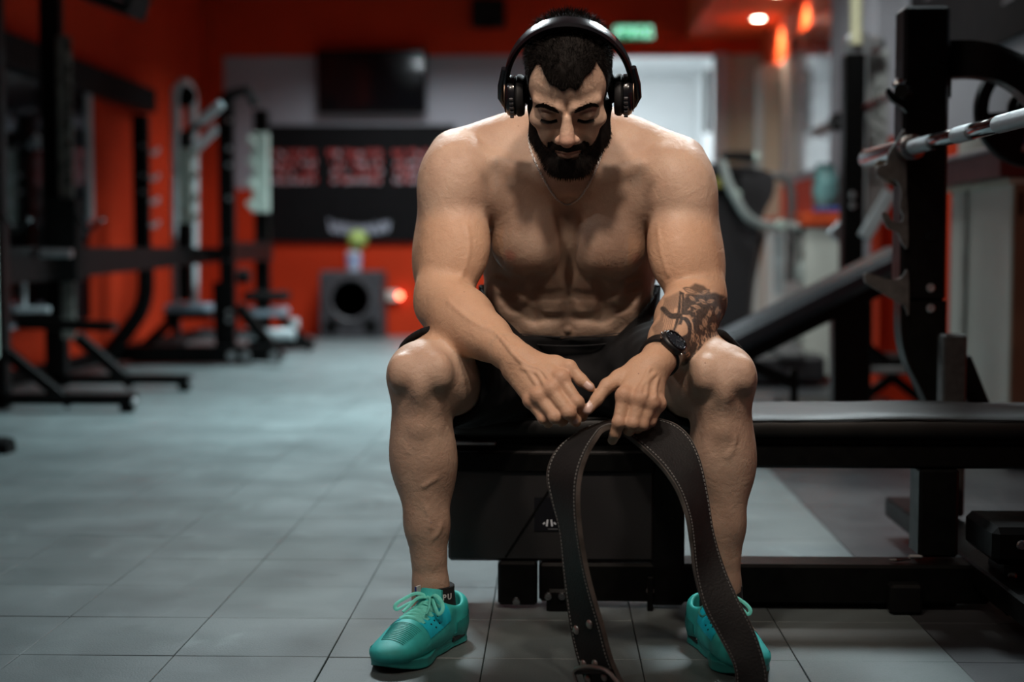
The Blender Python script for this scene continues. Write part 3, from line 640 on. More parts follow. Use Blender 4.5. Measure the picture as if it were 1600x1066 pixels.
WB = mat('brown board', (.24, .145, .085), .5, noise=(3, .2))
MB().box(((cx0 + XR) / 2, 4.90, .475), (XR - cx0 - .02, .02, .93), None, .002).build('slotted_end', WB, c2)
for zz in (.875, .09):
    for k in range(5): MB().box((cx0 + .030 + k * .033, 4.889, zz), (.011, .004, .075), None, .001).build('vent_slot', BLKM, c2)
m = MB(); m.lathe([(.001, .0), (.02, .004), (.022, .02), (.001, .028)], (cx0 + .09, 4.888, .50), (0, -1, 0), 16); m.build('knob', BLKM, c2, smooth=True)
MB().box(((cx0 + XR) / 2, 5.28, .95), (XR - cx0 + .02, .78, .02), None, .003).build('cap_strip', mat('cream strip', (.55, .56, .45), .5), c2)
MB().box(((cx0 + XR) / 2 - .02, 5.35, 1.005), (XR - cx0 + .05, .95, .085), None, .004).build('worktop', mat('dark red laminate', (.10, .012, .010), .4), c2)
MB().box(((cx0 + XR) / 2 - .03, 5.35, 1.055), (XR - cx0 + .07, .97, .014), None, .002).build('worktop_edge', STL, c2)
MB().box((cx0 - .052, 5.70, 1.005), (.004, .14, .075)).build('notice_card', mat('printed card', (.42, .44, .48), .6, noise=(60, .4)), c2)
bx = thing('white_box', (1.58, 5.4, 1.062), 'white carton lying on the dark red worktop under the plate', 'box')
MB().box((1.57, 5.42, 1.100), (.14, .34, .074), None, .003).build('carton', WHT, bx); MB().box((1.57, 5.42, 1.138), (.146, .346, .012), None, .003).build('lid', WHT, bx)
cu = thing('cup', (1.52, 5.1, 1.062), 'clear white cup beside the carton on the worktop', 'cup')
MB().lathe([(.022, 0), (.028, .07), (.034, .10), (.032, .10), (.024, .008), (.001, .006)], (1.535, 5.12, 1.062), (0, 0, 1), 20).build('cup_body', WHT, cu, smooth=True)
tag(MB().box((1.56, 4.98, 1.078), (.16, .16, .03), Matrix.Rotation(.2, 3, 'Z'), .008).build('folded_cloth', mat('purple cloth', (.10, .05, .20), .8), None), 'purple folded cloth on the worktop near the plate', 'cloth')

# ------------------------------------------------------------------ left side racks, far and blurred
def post(par, px, y0, y1, Y, w_, m_=BLK, name='upright', dp=.08):
    a, b = T(px, y1, Y), T(px, y0, Y); z0 = max(a[2], 0.0)
    return MB().box((a[0], Y, (z0 + b[2]) / 2), (w_, dp, b[2] - z0), None, .006).build(name, m_, par)
def foot(par, x0, x1, Y, h_=.07, m_=BLK):
    a, b = T(x0, 600, Y)[0], T(x1, 600, Y)[0]; f = MB().box(((a + b) / 2, Y, .035 + h_ / 2 - .01), (b - a, .08, h_ - .02), None, .006).build('base_beam', m_, par)
    MB().lathe([(.03, 0), (.034, .01), (.034, .045), (.03, .05)], (b - .04, Y, .0), (0, 0, 1), 16).build('rubber_foot', BLKM, par)
    m = MB(); bolt(m, (b + .0, Y - .03, .05), (.2, -1, 0), .015, .01); m.build('bolt', STL, par)
ra = thing('squat_rack', T(0, 640, 6.5), 'nearest black squat rack at the left edge with diagonal foot brace', 'rack')
post(ra, 2, -40, 640, 6.5, .075); post(ra, -8, -40, 560, 6.35, .03, PALE, 'pale_liner', .03)
foot(ra, -90, 212, 6.5); seg('brace', (-5, 538), (112, 632), 6.5, .05, .05, BLK, ra)
rb = thing('squat_rack', T(90, 600, 7.5), 'second squat rack with pale hole strip beside its black post', 'rack')
post(rb, 91, -40, 604, 7.5, .105); 
h1 = post(rb, 104, 56, 310, 7.38, .075, mat('worn grey hole strip', (.15, .15, .13), .5, noise=(20, .3)), 'hole_strip', .02); post(rb, 108, 440, 530, 7.38, .07, mat('worn grey strip', (.16, .17, .15), .5, noise=(20, .3)), 'hole_strip', .02)
for py in range(75, 305, 30): MB().lathe([(.014, 0), (.014, .004), (.001, .004)], T(107, py, 7.365), (0, -1, 0), 12).build('hole', BLKM, rb)
foot(rb, 60, 300, 7.5); seg('brace', (120, 525), (208, 602), 7.5, .06, .05, BLK, rb)
post(rb, 102, 310, 440, 7.3, .16, BLKM, 'carriage', .12)
MB().tube([T(64, 396, 7.0), T(112, 396, 7.0)], .020, 16).build('handle', STL, rb, smooth=True)
for px in (8, 122):
    r_ = ra if px < 50 else rb; Yq = 6.4 if px < 50 else 7.25
    MB().tube([T(px, 338, Yq), T(px + 16, 362, Yq)], .012, 10).build('bar_holder', BLK, r_, smooth=True); MB().tube([T(px + 16, 362, Yq), T(px + 36, 344, Yq)], .011, 10).build('bar_holder', BLK, r_, smooth=True); MB().tube([T(px + 36, 344, Yq), T(px + 40, 340, Yq)], .013, 10).build('chrome_tip', CHR, r_, smooth=True)
m = MB(); A, Z_ = T(-60, 415, 6.4), T(395, 393, 10.2)
for k, (za, zb_) in enumerate(((.17, .035),)):
    vs = []
    for P, hh in ((A, .09), (Z_, .035)):
        zt_ = .735
        for dx in (-.045, .045):
            for z in (zt_, zt_ - 2 * hh): vs.append((P[0] + dx, P[1], z))
    m.add(vs, [(0, 1, 3, 2), (4, 6, 7, 5), (0, 4, 5, 1), (2, 3, 7, 6), (0, 2, 6, 4), (1, 5, 7, 3)])
m.build('side_beam', BLK, rb)
seg('cross_strut', (14, 165), (70, 232), 8.2, .045, .04, PALEM, rb); seg('pale_post', (71, 140), (76, 330), 8.4, .03, .03, PALEM, rb)
seg('low_rail', (22, 484), (78, 484), 7.0, .03, .03, PALEM, ra); seg('low_post', (38, 440), (38, 484), 7.0, .02, .02, PALEM, ra); seg('low_rail', (30, 505), (180, 510), 7.2, .05, .10, BLK, rb)
rc = thing('squat_rack', T(225, 560, 9.0), 'third squat rack with short silver hooks and a foot bending to the left', 'rack')
post(rc, 223, 180, 395, 9.0, .09)
MB().tube(spline([T(224, 385, 9.0), T(228, 440, 9.0), T(222, 480, 9.0), T(200, 515, 9.0), T(170, 552, 9.0)], 6), .052, 8).build('curved_foot', BLK, rc, smooth=True)
for py in (238, 278, 315, 352):
    MB().bar(T(234, py, 8.95), T(243, py + 2, 8.95), .03, .03, .004).build('hook', PALEM, rc); MB().bar(T(243, py + 3, 8.95), T(248, py - 7, 8.95), .02, .02, .003).build('hook_tip', PALEM, rc)
for py in (228, 274, 300): MB().lathe([(.014, 0), (.014, .005), (.001, .005)], T(223, py, 8.955), (0, -1, 0), 12).build('bolt', STL, rc)
MB().box((T(300, 560, 9.2)[0], 9.2, .06), (.75, .10, .10), None, .006).build('base_beam', BLK, rc)
cm = thing('cable_machine', T(285, 540, 9.7), 'tall pale arched cable machine in front of the red corner column', 'exercise machine')
MB().tube(spline([T(275, 480, 9.7), T(275, 300, 9.7), T(275, 160, 9.7), T(278, 138, 9.7), T(287, 130, 9.72), T(297, 140, 9.78), T(301, 170, 9.8), T(302, 300, 9.8), T(302, 480, 9.8)], 5), .034, 12).build('arched_frame', PALEM, cm, smooth=True)
MB().lathe([(.02, -.02), (.07, -.02), (.06, 0), (.07, .02), (.02, .02)], T(289, 150, 9.7), (0, 1, 0), 24).build('pulley_wheel', BLK, cm, smooth=True)
post(cm, 291, 350, 470, 9.6, .085, BLKM, 'weight_shroud')
rd = thing('squat_rack', T(358, 560, 9.2), 'black rack upright with pale chrome bar on top and long diagonal foot', 'rack')
post(rd, 358, 150, 560, 9.2, .092)
for py in (188, 232, 258, 310, 488, 500): MB().lathe([(.017, 0), (.017, .006), (.001, .006)], T(358, py, 9.15), (0, -1, 0), 12).build('bolt', STL, rd)
for px in (352, 364):
    for py in (377, 407): MB().lathe([(.016, 0), (.016, .006), (.001, .006)], T(px, py, 9.14), (0, -1, 0), 12).build('bolt', CHR, rd)
seg('angled_bar', (312, 192), (347, 162), 8.9, .05, .05, PALEM, rd); seg('angled_bar', (308, 232), (340, 200), 9.6, .045, .04, PALEM, rd); seg('bar_arm', (284, 214), (315, 192), 8.9, .035, .035, BLK, rd)
m = MB(); m.tube([T(352, 150, 9.1), T(386, 140, 9.1), T(400, 165, 9.1)], .03, 10); m.build('top_handle', BLKM, rd, smooth=True)
seg('brace', (372, 478), (440, 562), 9.2, .075, .06, BLK, rd); seg('brace', (352, 540), (348, 440), 9.2, .12, .06, BLK, rd)
MB().tube([T(372, 432, 9.0), T(390, 432, 9.0)], .045, 16).build('roller_pad', BLKM, rd, smooth=True)
MB().box(((T(185, 560, 9.2)[0] + T(440, 560, 9.2)[0]) / 2, 9.15, .075), (T(442, 560, 9.2)[0] - T(180, 560, 9.2)[0], .10, .10), None, .006).build('base_beam', BLK, rd)
for px in (362, 384, 428): MB().lathe([(.028, 0), (.028, .01), (.015, .012), (.001, .008)], T(px, 556, 9.08), (0, -1, 0), 14).build('end_cap', STL, rd)
seg('brace', (270, 500), (222, 545), 9.4, .06, .05, BLK, rd); seg('brace', (276, 490), (276, 540), 9.4, .05, .05, BLK, rd)
MB().box(T(300, 480, 9.5), (.28, .35, .05), None, .012).build('seat', mat('pale blue vinyl', (.28, .36, .42), .35), rd)
MB().box(T(300, 492, 9.5), (.30, .30, .045), None, .01).build('seat_board', BLK, rd)
for px in (302, 345): MB().lathe([(.03, 0), (.03, .28)], T(px, 522, 9.7), (1, 0, 0), 16).build('chrome_roller', CHR, rd, smooth=True)
MB().lathe([(.045, 0), (.045, .02), (.001, .02)], T(281, 534, 9.2), (0, -1, 0), 18).build('end_cap', CHR, rd, smooth=True)
hc = thing('bar_rest', T(291, 350, 9.3), 'pale green toothed bar rest on the post left of the chrome bar', 'rack part')
post(hc, 291, 205, 232, 9.3, .07, BLK, 'post_top'); post(hc, 291, 348, 470, 9.3, .07, BLK, 'post_stem')
post(hc, 291, 232, 350, 9.3, .085, PALE, 'rest_column')
for py in (240, 275, 310, 340): MB().bar(T(300, py + 6, 9.25), T(309, py - 6, 9.25), .03, .03, .004).build('tooth', PALE, hc)
re_ = thing('squat_rack', T(412, 540, 10.4), 'furthest black rack with pale green toothed bar rest and small weight block', 'rack')
post(re_, 412, 172, 545, 10.4, .10)
post(re_, 408, 208, 332, 10.3, .11, PALE, 'rest_column')
for py in (222, 255, 288, 322): MB().bar(T(400, py + 8, 10.25), T(387, py - 7, 10.25), .055, .04, .006).build('tooth', PALE, re_)
for px in (406, 417):
    for py in (378, 406): MB().lathe([(.018, 0), (.018, .006), (.001, .006)], T(px, py, 10.33), (0, -1, 0), 12).build('bolt', CHR, re_)
MB().box(T(417, 463, 10.3), (.30, .25, .07), None, .02).build('weight_block', BLKM, re_)
MB().box(T(415, 487, 10.4), (.28, .35, .05), None, .012).build('seat', mat('pale blue vinyl', (.28, .36, .42), .35), re_)
seg('brace', (436, 494), (488, 545), 10.4, .06, .05, BLK, re_); seg('brace', (400, 494), (398, 545), 10.4, .06, .05, BLK, re_)
MB().lathe([(.05, 0), (.05, .12)], T(456, 498, 10.6), (0, 0, -1), 16).build('chrome_cap', PALEM, re_, smooth=True)
MB().box((T(440, 545, 10.4)[0], 10.4, .05), (.46, .08, .07), None, .006).build('base_beam', BLK, re_)
MB().lathe([(.04, 0), (.04, .34)], T(385, 522, 10.3), (1, 0, 0), 16).build('chrome_roller', PALEM, re_, smooth=True)
jb = seg('joining_beam', (352, 393), (418, 393), 9.3, .12, .08, BLK, rd, Yb=10.3)
db = thing('dumbbell', T(-6, 702, 5.2), 'dark dumbbell end showing at the left edge of the floor', 'dumbbell')
MB().lathe([(.03, -.02), (.045, -.02), (.05, 0), (.05, .05), (.045, .07), (.02, .07)], T(-12, 704, 5.2), (1, 0, 0), 26).build('head', BLKM, db, smooth=True)
MB().tube([T(-12, 704, 5.2), T(-110, 704, 5.2)], .016, 12).build('handle', CHR, db, smooth=True)
# ------------------------------------------------------------------ distance fields: the body is one continuous surface
class SDF:
    def __init__(s): s.p = []
    def _add(s, kind, lo, hi, data, k, sub): s.p.append((kind, np.array(lo), np.array(hi), data, k, sub)); return s
    def cone(s, a, b, ra, rb=None, k=.02, sub=False):
        rb = ra if rb is None else rb; a = np.array(a, float); b = np.array(b, float)
        lo = np.minimum(a - ra, b - rb); hi = np.maximum(a + ra, b + rb)
        return s._add('c', lo, hi, (a, b, ra, rb), k, sub)
    def chain(s, pts, rs, k=.02, sub=False):
        for i in range(len(pts) - 1): s.cone(pts[i], pts[i + 1], rs[i], rs[i + 1], k if i == 0 else min(k, rs[i] * .6), sub)
        return s
    def ell(s, c, r, R=None, k=.02, sub=False):
        c = np.array(c, float); r = np.array(r, float); R = np.eye(3) if R is None else np.array(R)
        e = np.sqrt(((R * r[None, :]) ** 2).sum(1))
        return s._add('e', c - e, c + e, (c, r, R), k, sub)
    @staticmethod
    def _d(kind, data, X, Y, Z):
        if kind == 'c':
            a, b, ra, rb = data; ba = (b - a).astype(np.float32); l2 = float(ba @ ba) + 1e-12
            px, py, pz = X - np.float32(a[0]), Y - np.float32(a[1]), Z - np.float32(a[2])
            h = np.clip((px * ba[0] + py * ba[1] + pz * ba[2]) / l2, 0, 1)
            dx, dy, dz = px - ba[0] * h, py - ba[1] * h, pz - ba[2] * h
            return np.sqrt(dx * dx + dy * dy + dz * dz) - (np.float32(ra) + np.float32(rb - ra) * h)
        c, r, R = data; r = r.astype(np.float32); R = R.astype(np.float32)
        px, py, pz = X - np.float32(c[0]), Y - np.float32(c[1]), Z - np.float32(c[2])
        k0 = 0; k1 = 0
        for i in range(3):
            q = px * R[0, i] + py * R[1, i] + pz * R[2, i]
            q = q / r[i]; k0 = k0 + q * q; q = q / r[i]; k1 = k1 + q * q
        k0 = np.sqrt(k0); k1 = np.sqrt(k1) + np.float32(1e-9)
        return np.where(k0 < 1e-4, -r.min(), k0 * (k0 - 1) / k1)
    @staticmethod
    def _mix(F, d, k, sub):
        if sub:
            d = -d; h = np.maximum(k - np.abs(F - d), 0) / k
            return np.maximum(F, d) + h * h * (k * .25)
        h = np.maximum(k - np.abs(F - d), 0) / k
        return np.minimum(F, d) - h * h * (k * .25)
    def pts(s, P):
        P = np.asarray(P, np.float32); X, Y, Z = P[:, 0], P[:, 1], P[:, 2]; F = np.full(len(P), 1.0, np.float32)
        for kind, lo, hi, data, k, sub in s.p: F = s._mix(F, s._d(kind, data, X, Y, Z), np.float32(k), sub)
        return F
    def grid(s, lo, hi, h):
        ax = [np.arange(lo[i], hi[i], h, dtype=np.float32) for i in range(3)]
        F = np.full([len(a) for a in ax], 1.0, np.float32)
        for kind, plo, phi, data, k, sub in s.p:
            sl = []; m = k + 3 * h
            for i in range(3):
                a = int(np.searchsorted(ax[i], plo[i] - m)); b = int(np.searchsorted(ax[i], phi[i] + m)); sl.append(slice(a, b))
            if any(q.stop <= q.start for q in sl): continue
            sl = tuple(sl); X = ax[0][sl[0]][:, None, None]; Y = ax[1][sl[1]][None, :, None]; Z = ax[2][sl[2]][None, None, :]
            F[sl] = s._mix(F[sl], s._d(kind, data, X, Y, Z), np.float32(k), sub)
        return F, ax
    def grad(s, P, e=.002):
        P = np.asarray(P, np.float32); g = np.stack([s.pts(P + d) - s.pts(P - d) for d in np.eye(3, dtype=np.float32) * e], 1)
        return g / (np.linalg.norm(g, axis=1, keepdims=True) + 1e-9)
    def hit(s, pix, y0=2.3, y1=3.4):
        """first surface point behind each pixel"""
        D = np.stack([RM @ np.array([(x - 800) / FPX, -(y - 533) / FPX, -1.0]) for x, y in pix]); D /= np.linalg.norm(D, axis=1, keepdims=True)
        t = y0 / D[:, 1]; O = np.array([0, 0, CAM_Z])
        for _ in range(70):
            d = s.pts(O + D * t[:, None]); t = t + np.clip(d, -.01, .04) * .8
        return O + D * t[:, None]

def surface_nets(F, ax):
    ins = F < 0
    n = F.shape
    cnt = np.zeros([q - 1 for q in n], np.uint8)
    for i in (0, 1):
        for j in (0, 1):
            for k in (0, 1): cnt += ins[i:n[0] - 1 + i, j:n[1] - 1 + j, k:n[2] - 1 + k]
    I, J, K = np.nonzero((cnt > 0) & (cnt < 8)); del cnt
    C = {}
    for i in (0, 1):
        for j in (0, 1):
            for k in (0, 1): C[i, j, k] = F[I + i, J + j, K + k]
    acc = np.zeros((len(I), 3)); num = np.zeros(len(I))
    corners = list(C.keys())
    for a in corners:
        for d in range(3):
            if a[d] == 1: continue
            b = list(a); b[d] = 1; b = tuple(b)
            va, vb = C[a], C[b]; m = (va < 0) != (vb < 0)
            t = np.where(m, va / np.where(m, va - vb, 1), 0)
            p = np.array(a, float)[None, :] + np.zeros((len(I), 3)); p[:, d] = t
            acc += p * m[:, None]; num += m
    acc /= num[:, None]
    h = [float(a[1] - a[0]) for a in ax]
    V = np.stack([ax[0][I] + acc[:, 0] * h[0], ax[1][J] + acc[:, 1] * h[1], ax[2][K] + acc[:, 2] * h[2]], 1)
    ny, nz = n[1] - 1, n[2] - 1
    ids = (I.astype(np.int64) * ny + J) * nz + K
    def look(i, j, k):
        q = (i.astype(np.int64) * ny + j) * nz + k; p = np.searchsorted(ids, q); p = np.clip(p, 0, len(ids) - 1)
        return np.where(ids[p] == q, p, -1)
    Q = []
    for d in range(3):
        e, f = (d + 1) % 3, (d + 2) % 3
        A = [slice(None)] * 3; B = [slice(None)] * 3; A[d] = slice(0, -1); B[d] = slice(1, None)
        for q in (e, f): A[q] = slice(1, -1); B[q] = slice(1, -1)
        a = ins[tuple(A)]; b = ins[tuple(B)]
        idx = list(np.nonzero(a != b)); flip = a[tuple(idx)]
        for q in (e, f): idx[q] = idx[q] + 1
        quad = []
        for de, df in ((-1, -1), (0, -1), (0, 0), (-1, 0)):
            c = [x.copy() for x in idx]; c[e] = c[e] + de; c[f] = c[f] + df; quad.append(look(*c))
        quad = np.stack(quad, 1); quad[~flip] = quad[~flip][:, ::-1]; Q.append(quad)
    Q = np.concatenate(Q); Q = Q[(Q >= 0).all(1)]
    return V, Q
def np_mesh(name, V, Q, m, parent=None, attrs=None):
    me = bpy.data.meshes.new(name)
    me.vertices.add(len(V)); me.vertices.foreach_set('co', np.ascontiguousarray(V, np.float32).ravel())
    nl = Q.shape[1]
    me.loops.add(len(Q) * nl); me.loops.foreach_set('vertex_index', np.ascontiguousarray(Q, np.int32).ravel())
    me.polygons.add(len(Q)); me.polygons.foreach_set('loop_start', np.arange(0, len(Q) * nl, nl, dtype=np.int32))
    me.update(calc_edges=True)
    me.polygons.foreach_set('use_smooth', [True] * len(Q))
    for mm in (m if isinstance(m, (list, tuple)) else [m]): me.materials.append(mm)
    for k, a in (attrs or {}).items():
        if a.ndim == 1:
            at = me.attributes.new(k, 'FLOAT', 'POINT'); at.data.foreach_set('value', a.astype(np.float32))
        else:
            at = me.attributes.new(k, 'FLOAT_VECTOR', 'POINT'); at.data.foreach_set('vector', a.astype(np.float32).ravel())
    o = bpy.data.objects.new(name, me); COL.objects.link(o)
    if parent is not None: attach(o, parent)
    return o
def relax(V, Q, it=2, lam=.5):
    for _ in range(it):
        S_ = np.zeros_like(V); n_ = np.zeros(len(V))
        for a in range(4):
            for b in ((a + 1) % 4, (a - 1) % 4):
                np.add.at(S_, Q[:, a], V[Q[:, b]]) if False else None
                for c in range(3): S_[:, c] += np.bincount(Q[:, a], V[Q[:, b], c], len(V))
                n_ += np.bincount(Q[:, a], minlength=len(V))
        ok = n_ > 0
        V[ok] += lam * (S_[ok] / n_[ok, None] - V[ok])
    return V
def compact(V, Q):
    u, inv = np.unique(Q, return_inverse=True); return V[u], inv.reshape(Q.shape), u
# ------------------------------------------------------------------ the man
B = SDF()
def rot_axis(z, x=(1, 0, 0)):
    z = np.array(z, float); z /= np.linalg.norm(z); x = np.array(x, float); x = x - z * (x @ z); x /= np.linalg.norm(x)
    return np.stack([x, np.cross(z, x), z], 1)
LEAN = rot_axis((0, -0.36, 0.93))            # trunk frame: x right, y back, z up the spine
# --- trunk
B.ell(T(890, 565, 3.10), (.176, .130, .11), k=.03)
B.ell(T(890, 480, 3.035), (.160, .110, .15), LEAN, k=.05)
B.ell(T(888, 405, 3.00), (.165, .112, .15), LEAN, k=.05)
B.ell(T(888, 320, 2.985), (.172, .118, .16), LEAN, k=.05)
B.cone(T(800, 262, 2.935), T(975, 265, 2.935), .085, .085, k=.06)     # upper chest and back
B.cone(T(735, 262, 2.90), T(1042, 268, 2.90), .055, .055, k=.05)
# lats
B.cone(T(772, 330, 3.0), T(800, 460, 3.09), .055, .04, k=.04)
B.cone(T(1008, 330, 3.0), T(985, 460, 3.09), .055, .04, k=.04)
# trapezius and neck
B.cone(T(888, 215, 2.93), T(890, 165, 2.74), .068, .062, k=.03)
B.cone(T(888, 275, 2.885), T(889, 190, 2.74), .050, .050, k=.03)
B.cone(T(845, 208, 2.925), T(715, 236, 2.91), .058, .038, k=.04)
B.cone(T(932, 208, 2.925), T(1070, 252, 2.91), .058, .038, k=.04)
# sternocleid / clavicles
B.cone(T(878, 292, 2.838), T(760, 250, 2.835), .010, .011, k=.03)
B.cone(T(900, 292, 2.838), T(1015, 255, 2.835), .010, .011, k=.03)
# pectorals: upper fibres to the arm, full lower edge
for sx, c, up, arm in ((-1, (827, 370), (826, 305), (765, 302)), (1, (951, 374), (945, 310), (1018, 308))):
    R_ = rot_axis((sx * .18, -.42, .9))
    B.ell(T(c[0] - sx * 1, c[1] + 6, 2.895), (.078, .064, .076), R_, k=.012)
    B.ell(T(c[0] - sx * 16, c[1] + 14, 2.885), (.056, .058, .056), R_, k=.010)
    B.ell(T(*up, 2.895), (.078, .048, .066), R_, k=.025)
    B.cone(T(c[0] + sx * 12, c[1] - 35, 2.89), T(*arm, 2.86), .050, .045, k=.03)
NT0 = len(B.p)
for sx in (-1, 1):
    for py, Yc in ((440, 2.930), (478, 2.950)):
        B.ell(T(887 + sx * 36, py, Yc + .010), (.046, .022, .022), LEAN, k=.016)
    B.ell(T(887 + sx * 92, 470, 3.00), (.045, .06, .085), LEAN, k=.03)             # obliques
B.ell(T(887, 510, 2.965), (.095, .03, .026), k=.02)
def groove(pix, r, k, out=.0):
    q = B.hit([tuple(p) for p in spline(pix, 3)], 2.6); g = B.grad(q); q = q + g * out
    for i in range(len(q) - 1): GR.append((q[i], q[i + 1], r, k))
GR = []
groove([(886, 318), (887, 350), (887, 385)], .003, .030, .002); groove([(887, 385), (887, 412), (887, 428)], .006, .022, .001)
groove([(887, 430), (887, 465), (888, 500)], .0020, .018, .001)
groove([(806, 456), (845, 462), (887, 460), (930, 463), (968, 456)], .0022, .016, .0005)
groove([(820, 494), (850, 498), (887, 499), (922, 498), (955, 493)], .0022, .016, .0005)
groove([(790, 478), (806, 484), (822, 482)], .0018, .014, .0); groove([(985, 478), (968, 484), (952, 482)], .0018, .014, .0)
groove([(838, 430), (832, 460), (834, 500)], .0022, .022, .0015); groove([(938, 430), (944, 460), (942, 500)], .0022, .022, .0015)
for sx in (-1, 1):
    for q_i in range(3):
        x0 = 887 + sx * 112; groove([(x0, 428 + q_i * 18), (x0 - sx * 16, 436 + q_i * 18)], .0016, .014, .0005)
for a_, b_, r, k in GR: B.cone(a_, b_, r, r, k=k, sub=True)
nv = B.hit([(887, 515)], 2.6)[0]
B.ell(nv, (.014, .006, .010), k=.006, sub=True); B.ell(nv + np.array([0, .003, -.001]), (.0085, .006, .0075), k=.003)
NT1 = len(B.p)
# --- shoulders and upper arms
for sx, sh, del_, bi, tri, el, yel in (
        (-1, (716, 282), (710, 290), (716, 385), (684, 400), (694, 470), 2.80),
        (1, (1058, 292), (1062, 300), (1062, 392), (1090, 405), (1090, 468), 2.82)):
    d_ = T(el[0], el[1], yel) - T(*sh, 2.87); RA = rot_axis(-d_)
    B.cone(T(*sh, 2.87), T(*el, yel), .060, .050, k=.03)
    B.ell(T(del_[0], del_[1] - 8, 2.868), (.068, .075, .092), RA, k=.022)
    B.ell(T(del_[0] + sx * 8, del_[1] + 5, 2.885), (.058, .062, .100), RA, k=.02)
    B.ell(T(del_[0] - sx * 16, del_[1] - 12, 2.845), (.045, .050, .078), RA, k=.016)   # front head
    B.ell(T(del_[0] - sx * 6, del_[1] - 62, 2.90), (.035, .035, .018), k=.03)             # acromion
    B.ell(T(*bi, 2.815), (.061, .050, .096), RA, k=.014)
    B.ell(T(bi[0] + sx * 26, bi[1] + 4, 2.845), (.042, .055, .105), RA, k=.022)          # brachialis
    B.ell(T(tri[0] - sx * 6, tri[1] - 12, 2.895), (.056, .060, .115), RA, k=.035)
NA0 = len(B.p)
# --- forearms
WL, WR = T(806, 560, 2.585), T(1026, 566, 2.575)
EL, ER = T(692, 476, 2.80), T(1088, 476, 2.82)
for sx, E, W, fl, ex in ((-1, EL, WL, T(708, 488, 2.76), T(745, 500, 2.72)), (1, ER, WR, T(1090, 490, 2.77), T(1062, 505, 2.72))):
    RF = rot_axis(E - W)
    B.chain([E, E + (W - E) * .30, E + (W - E) * .62, W], [.050, .050, .039, .029], k=.03)
    B.ell(E + (W - E) * .26 + np.array([0, -.012, .012]), (.047, .046, .092), RF, k=.02)
    B.ell(E + (W - E) * .30 + np.array([sx * .014, 0, -.008]), (.040, .044, .100), RF, k=.02)
    B.cone(E + np.array([sx * .010, -.01, .03]), E + (W - E) * .4 + np.array([0, -.012, .014]), .035, .026, k=.02)   # brachioradialis
    B.cone(E + (W - E) * .9, E + (W - E) * 1.06, .027, .026, k=.015)
NA1 = len(B.p)
# --- hands (palm as fan of metacarpals, four unequal bent fingers, thumb off the side of the palm)
def hand(W, kn, pips, dips, tips, th, carp):
    for i, (K, c) in enumerate(zip(kn, carp)):
        B.cone(c, K, .0165, .0128 - .0008 * i, k=.016)
    for i in range(4):
        K = kn[i]
        r = (.0112, .0115, .0108, .0096)[i]
        B.cone(K, pips[i], r + .001, r - .0004, k=.007)
        B.ell(K + np.array([0, -.002, .002]), (r + .0022,) * 3, k=.008)
        B.ell(pips[i], (r + .0008,) * 3, k=.004)
        B.cone(pips[i], dips[i], r - .0006, r - .0016, k=.0035)
        B.cone(dips[i], tips[i], r - .0016, r - .0028, k=.0035)
    B.chain(th, [.0200, .0150, .0122, .0100, .0080], k=.012)
def tp(*a): return T(*a)
knL = [tp(877, 592, 2.520), tp(861, 609, 2.512), tp(842, 620, 2.515), tp(829, 627, 2.528)]
ppL = [tp(902, 629, 2.498), tp(889, 645, 2.486), tp(867, 652, 2.494), tp(849, 654, 2.512)]
dpL = [tp(911, 645, 2.515), tp(899, 657, 2.503), tp(878, 658, 2.512), tp(856, 661, 2.530)]
tpL = [tp(910, 652, 2.535), tp(900, 660, 2.525), tp(882, 657, 2.534), tp(858, 663, 2.548)]
thL = [tp(838, 568, 2.575), tp(868, 570, 2.555), tp(889, 574, 2.540), tp(908, 594, 2.528), tp(922, 605, 2.520)]
cpL = [tp(822, 560, 2.575), tp(815, 567, 2.570), tp(808, 575, 2.570), tp(802, 582, 2.577)]
hand(WL, knL, ppL, dpL, tpL, thL, cpL)
knR = [tp(975, 619, 2.505), tp(1000, 624, 2.500), tp(1018, 630, 2.505), tp(1029, 632, 2.522)]
ppR = [tp(967, 660, 2.492), tp(989, 662, 2.490), tp(1003, 663, 2.497), tp(1016, 658, 2.512)]
dpR = [tp(961, 678, 2.500), tp(983, 672, 2.510), tp(996, 669, 2.518), tp(1010, 665, 2.530)]
tpR = [tp(957, 688, 2.512), tp(978, 670, 2.532), tp(990, 665, 2.538), tp(1004, 661, 2.548)]
thR = [tp(993, 580, 2.560), tp(968, 592, 2.545), tp(949, 603, 2.530), tp(932, 625, 2.515), tp(919, 641, 2.505)]
cpR = [tp(1000, 572, 2.560), tp(1009, 575, 2.553), tp(1018, 580, 2.556), tp(1024, 586, 2.566)]
hand(WR, knR, ppR, dpR, tpR, thR, cpR)
NL0 = len(B.p)
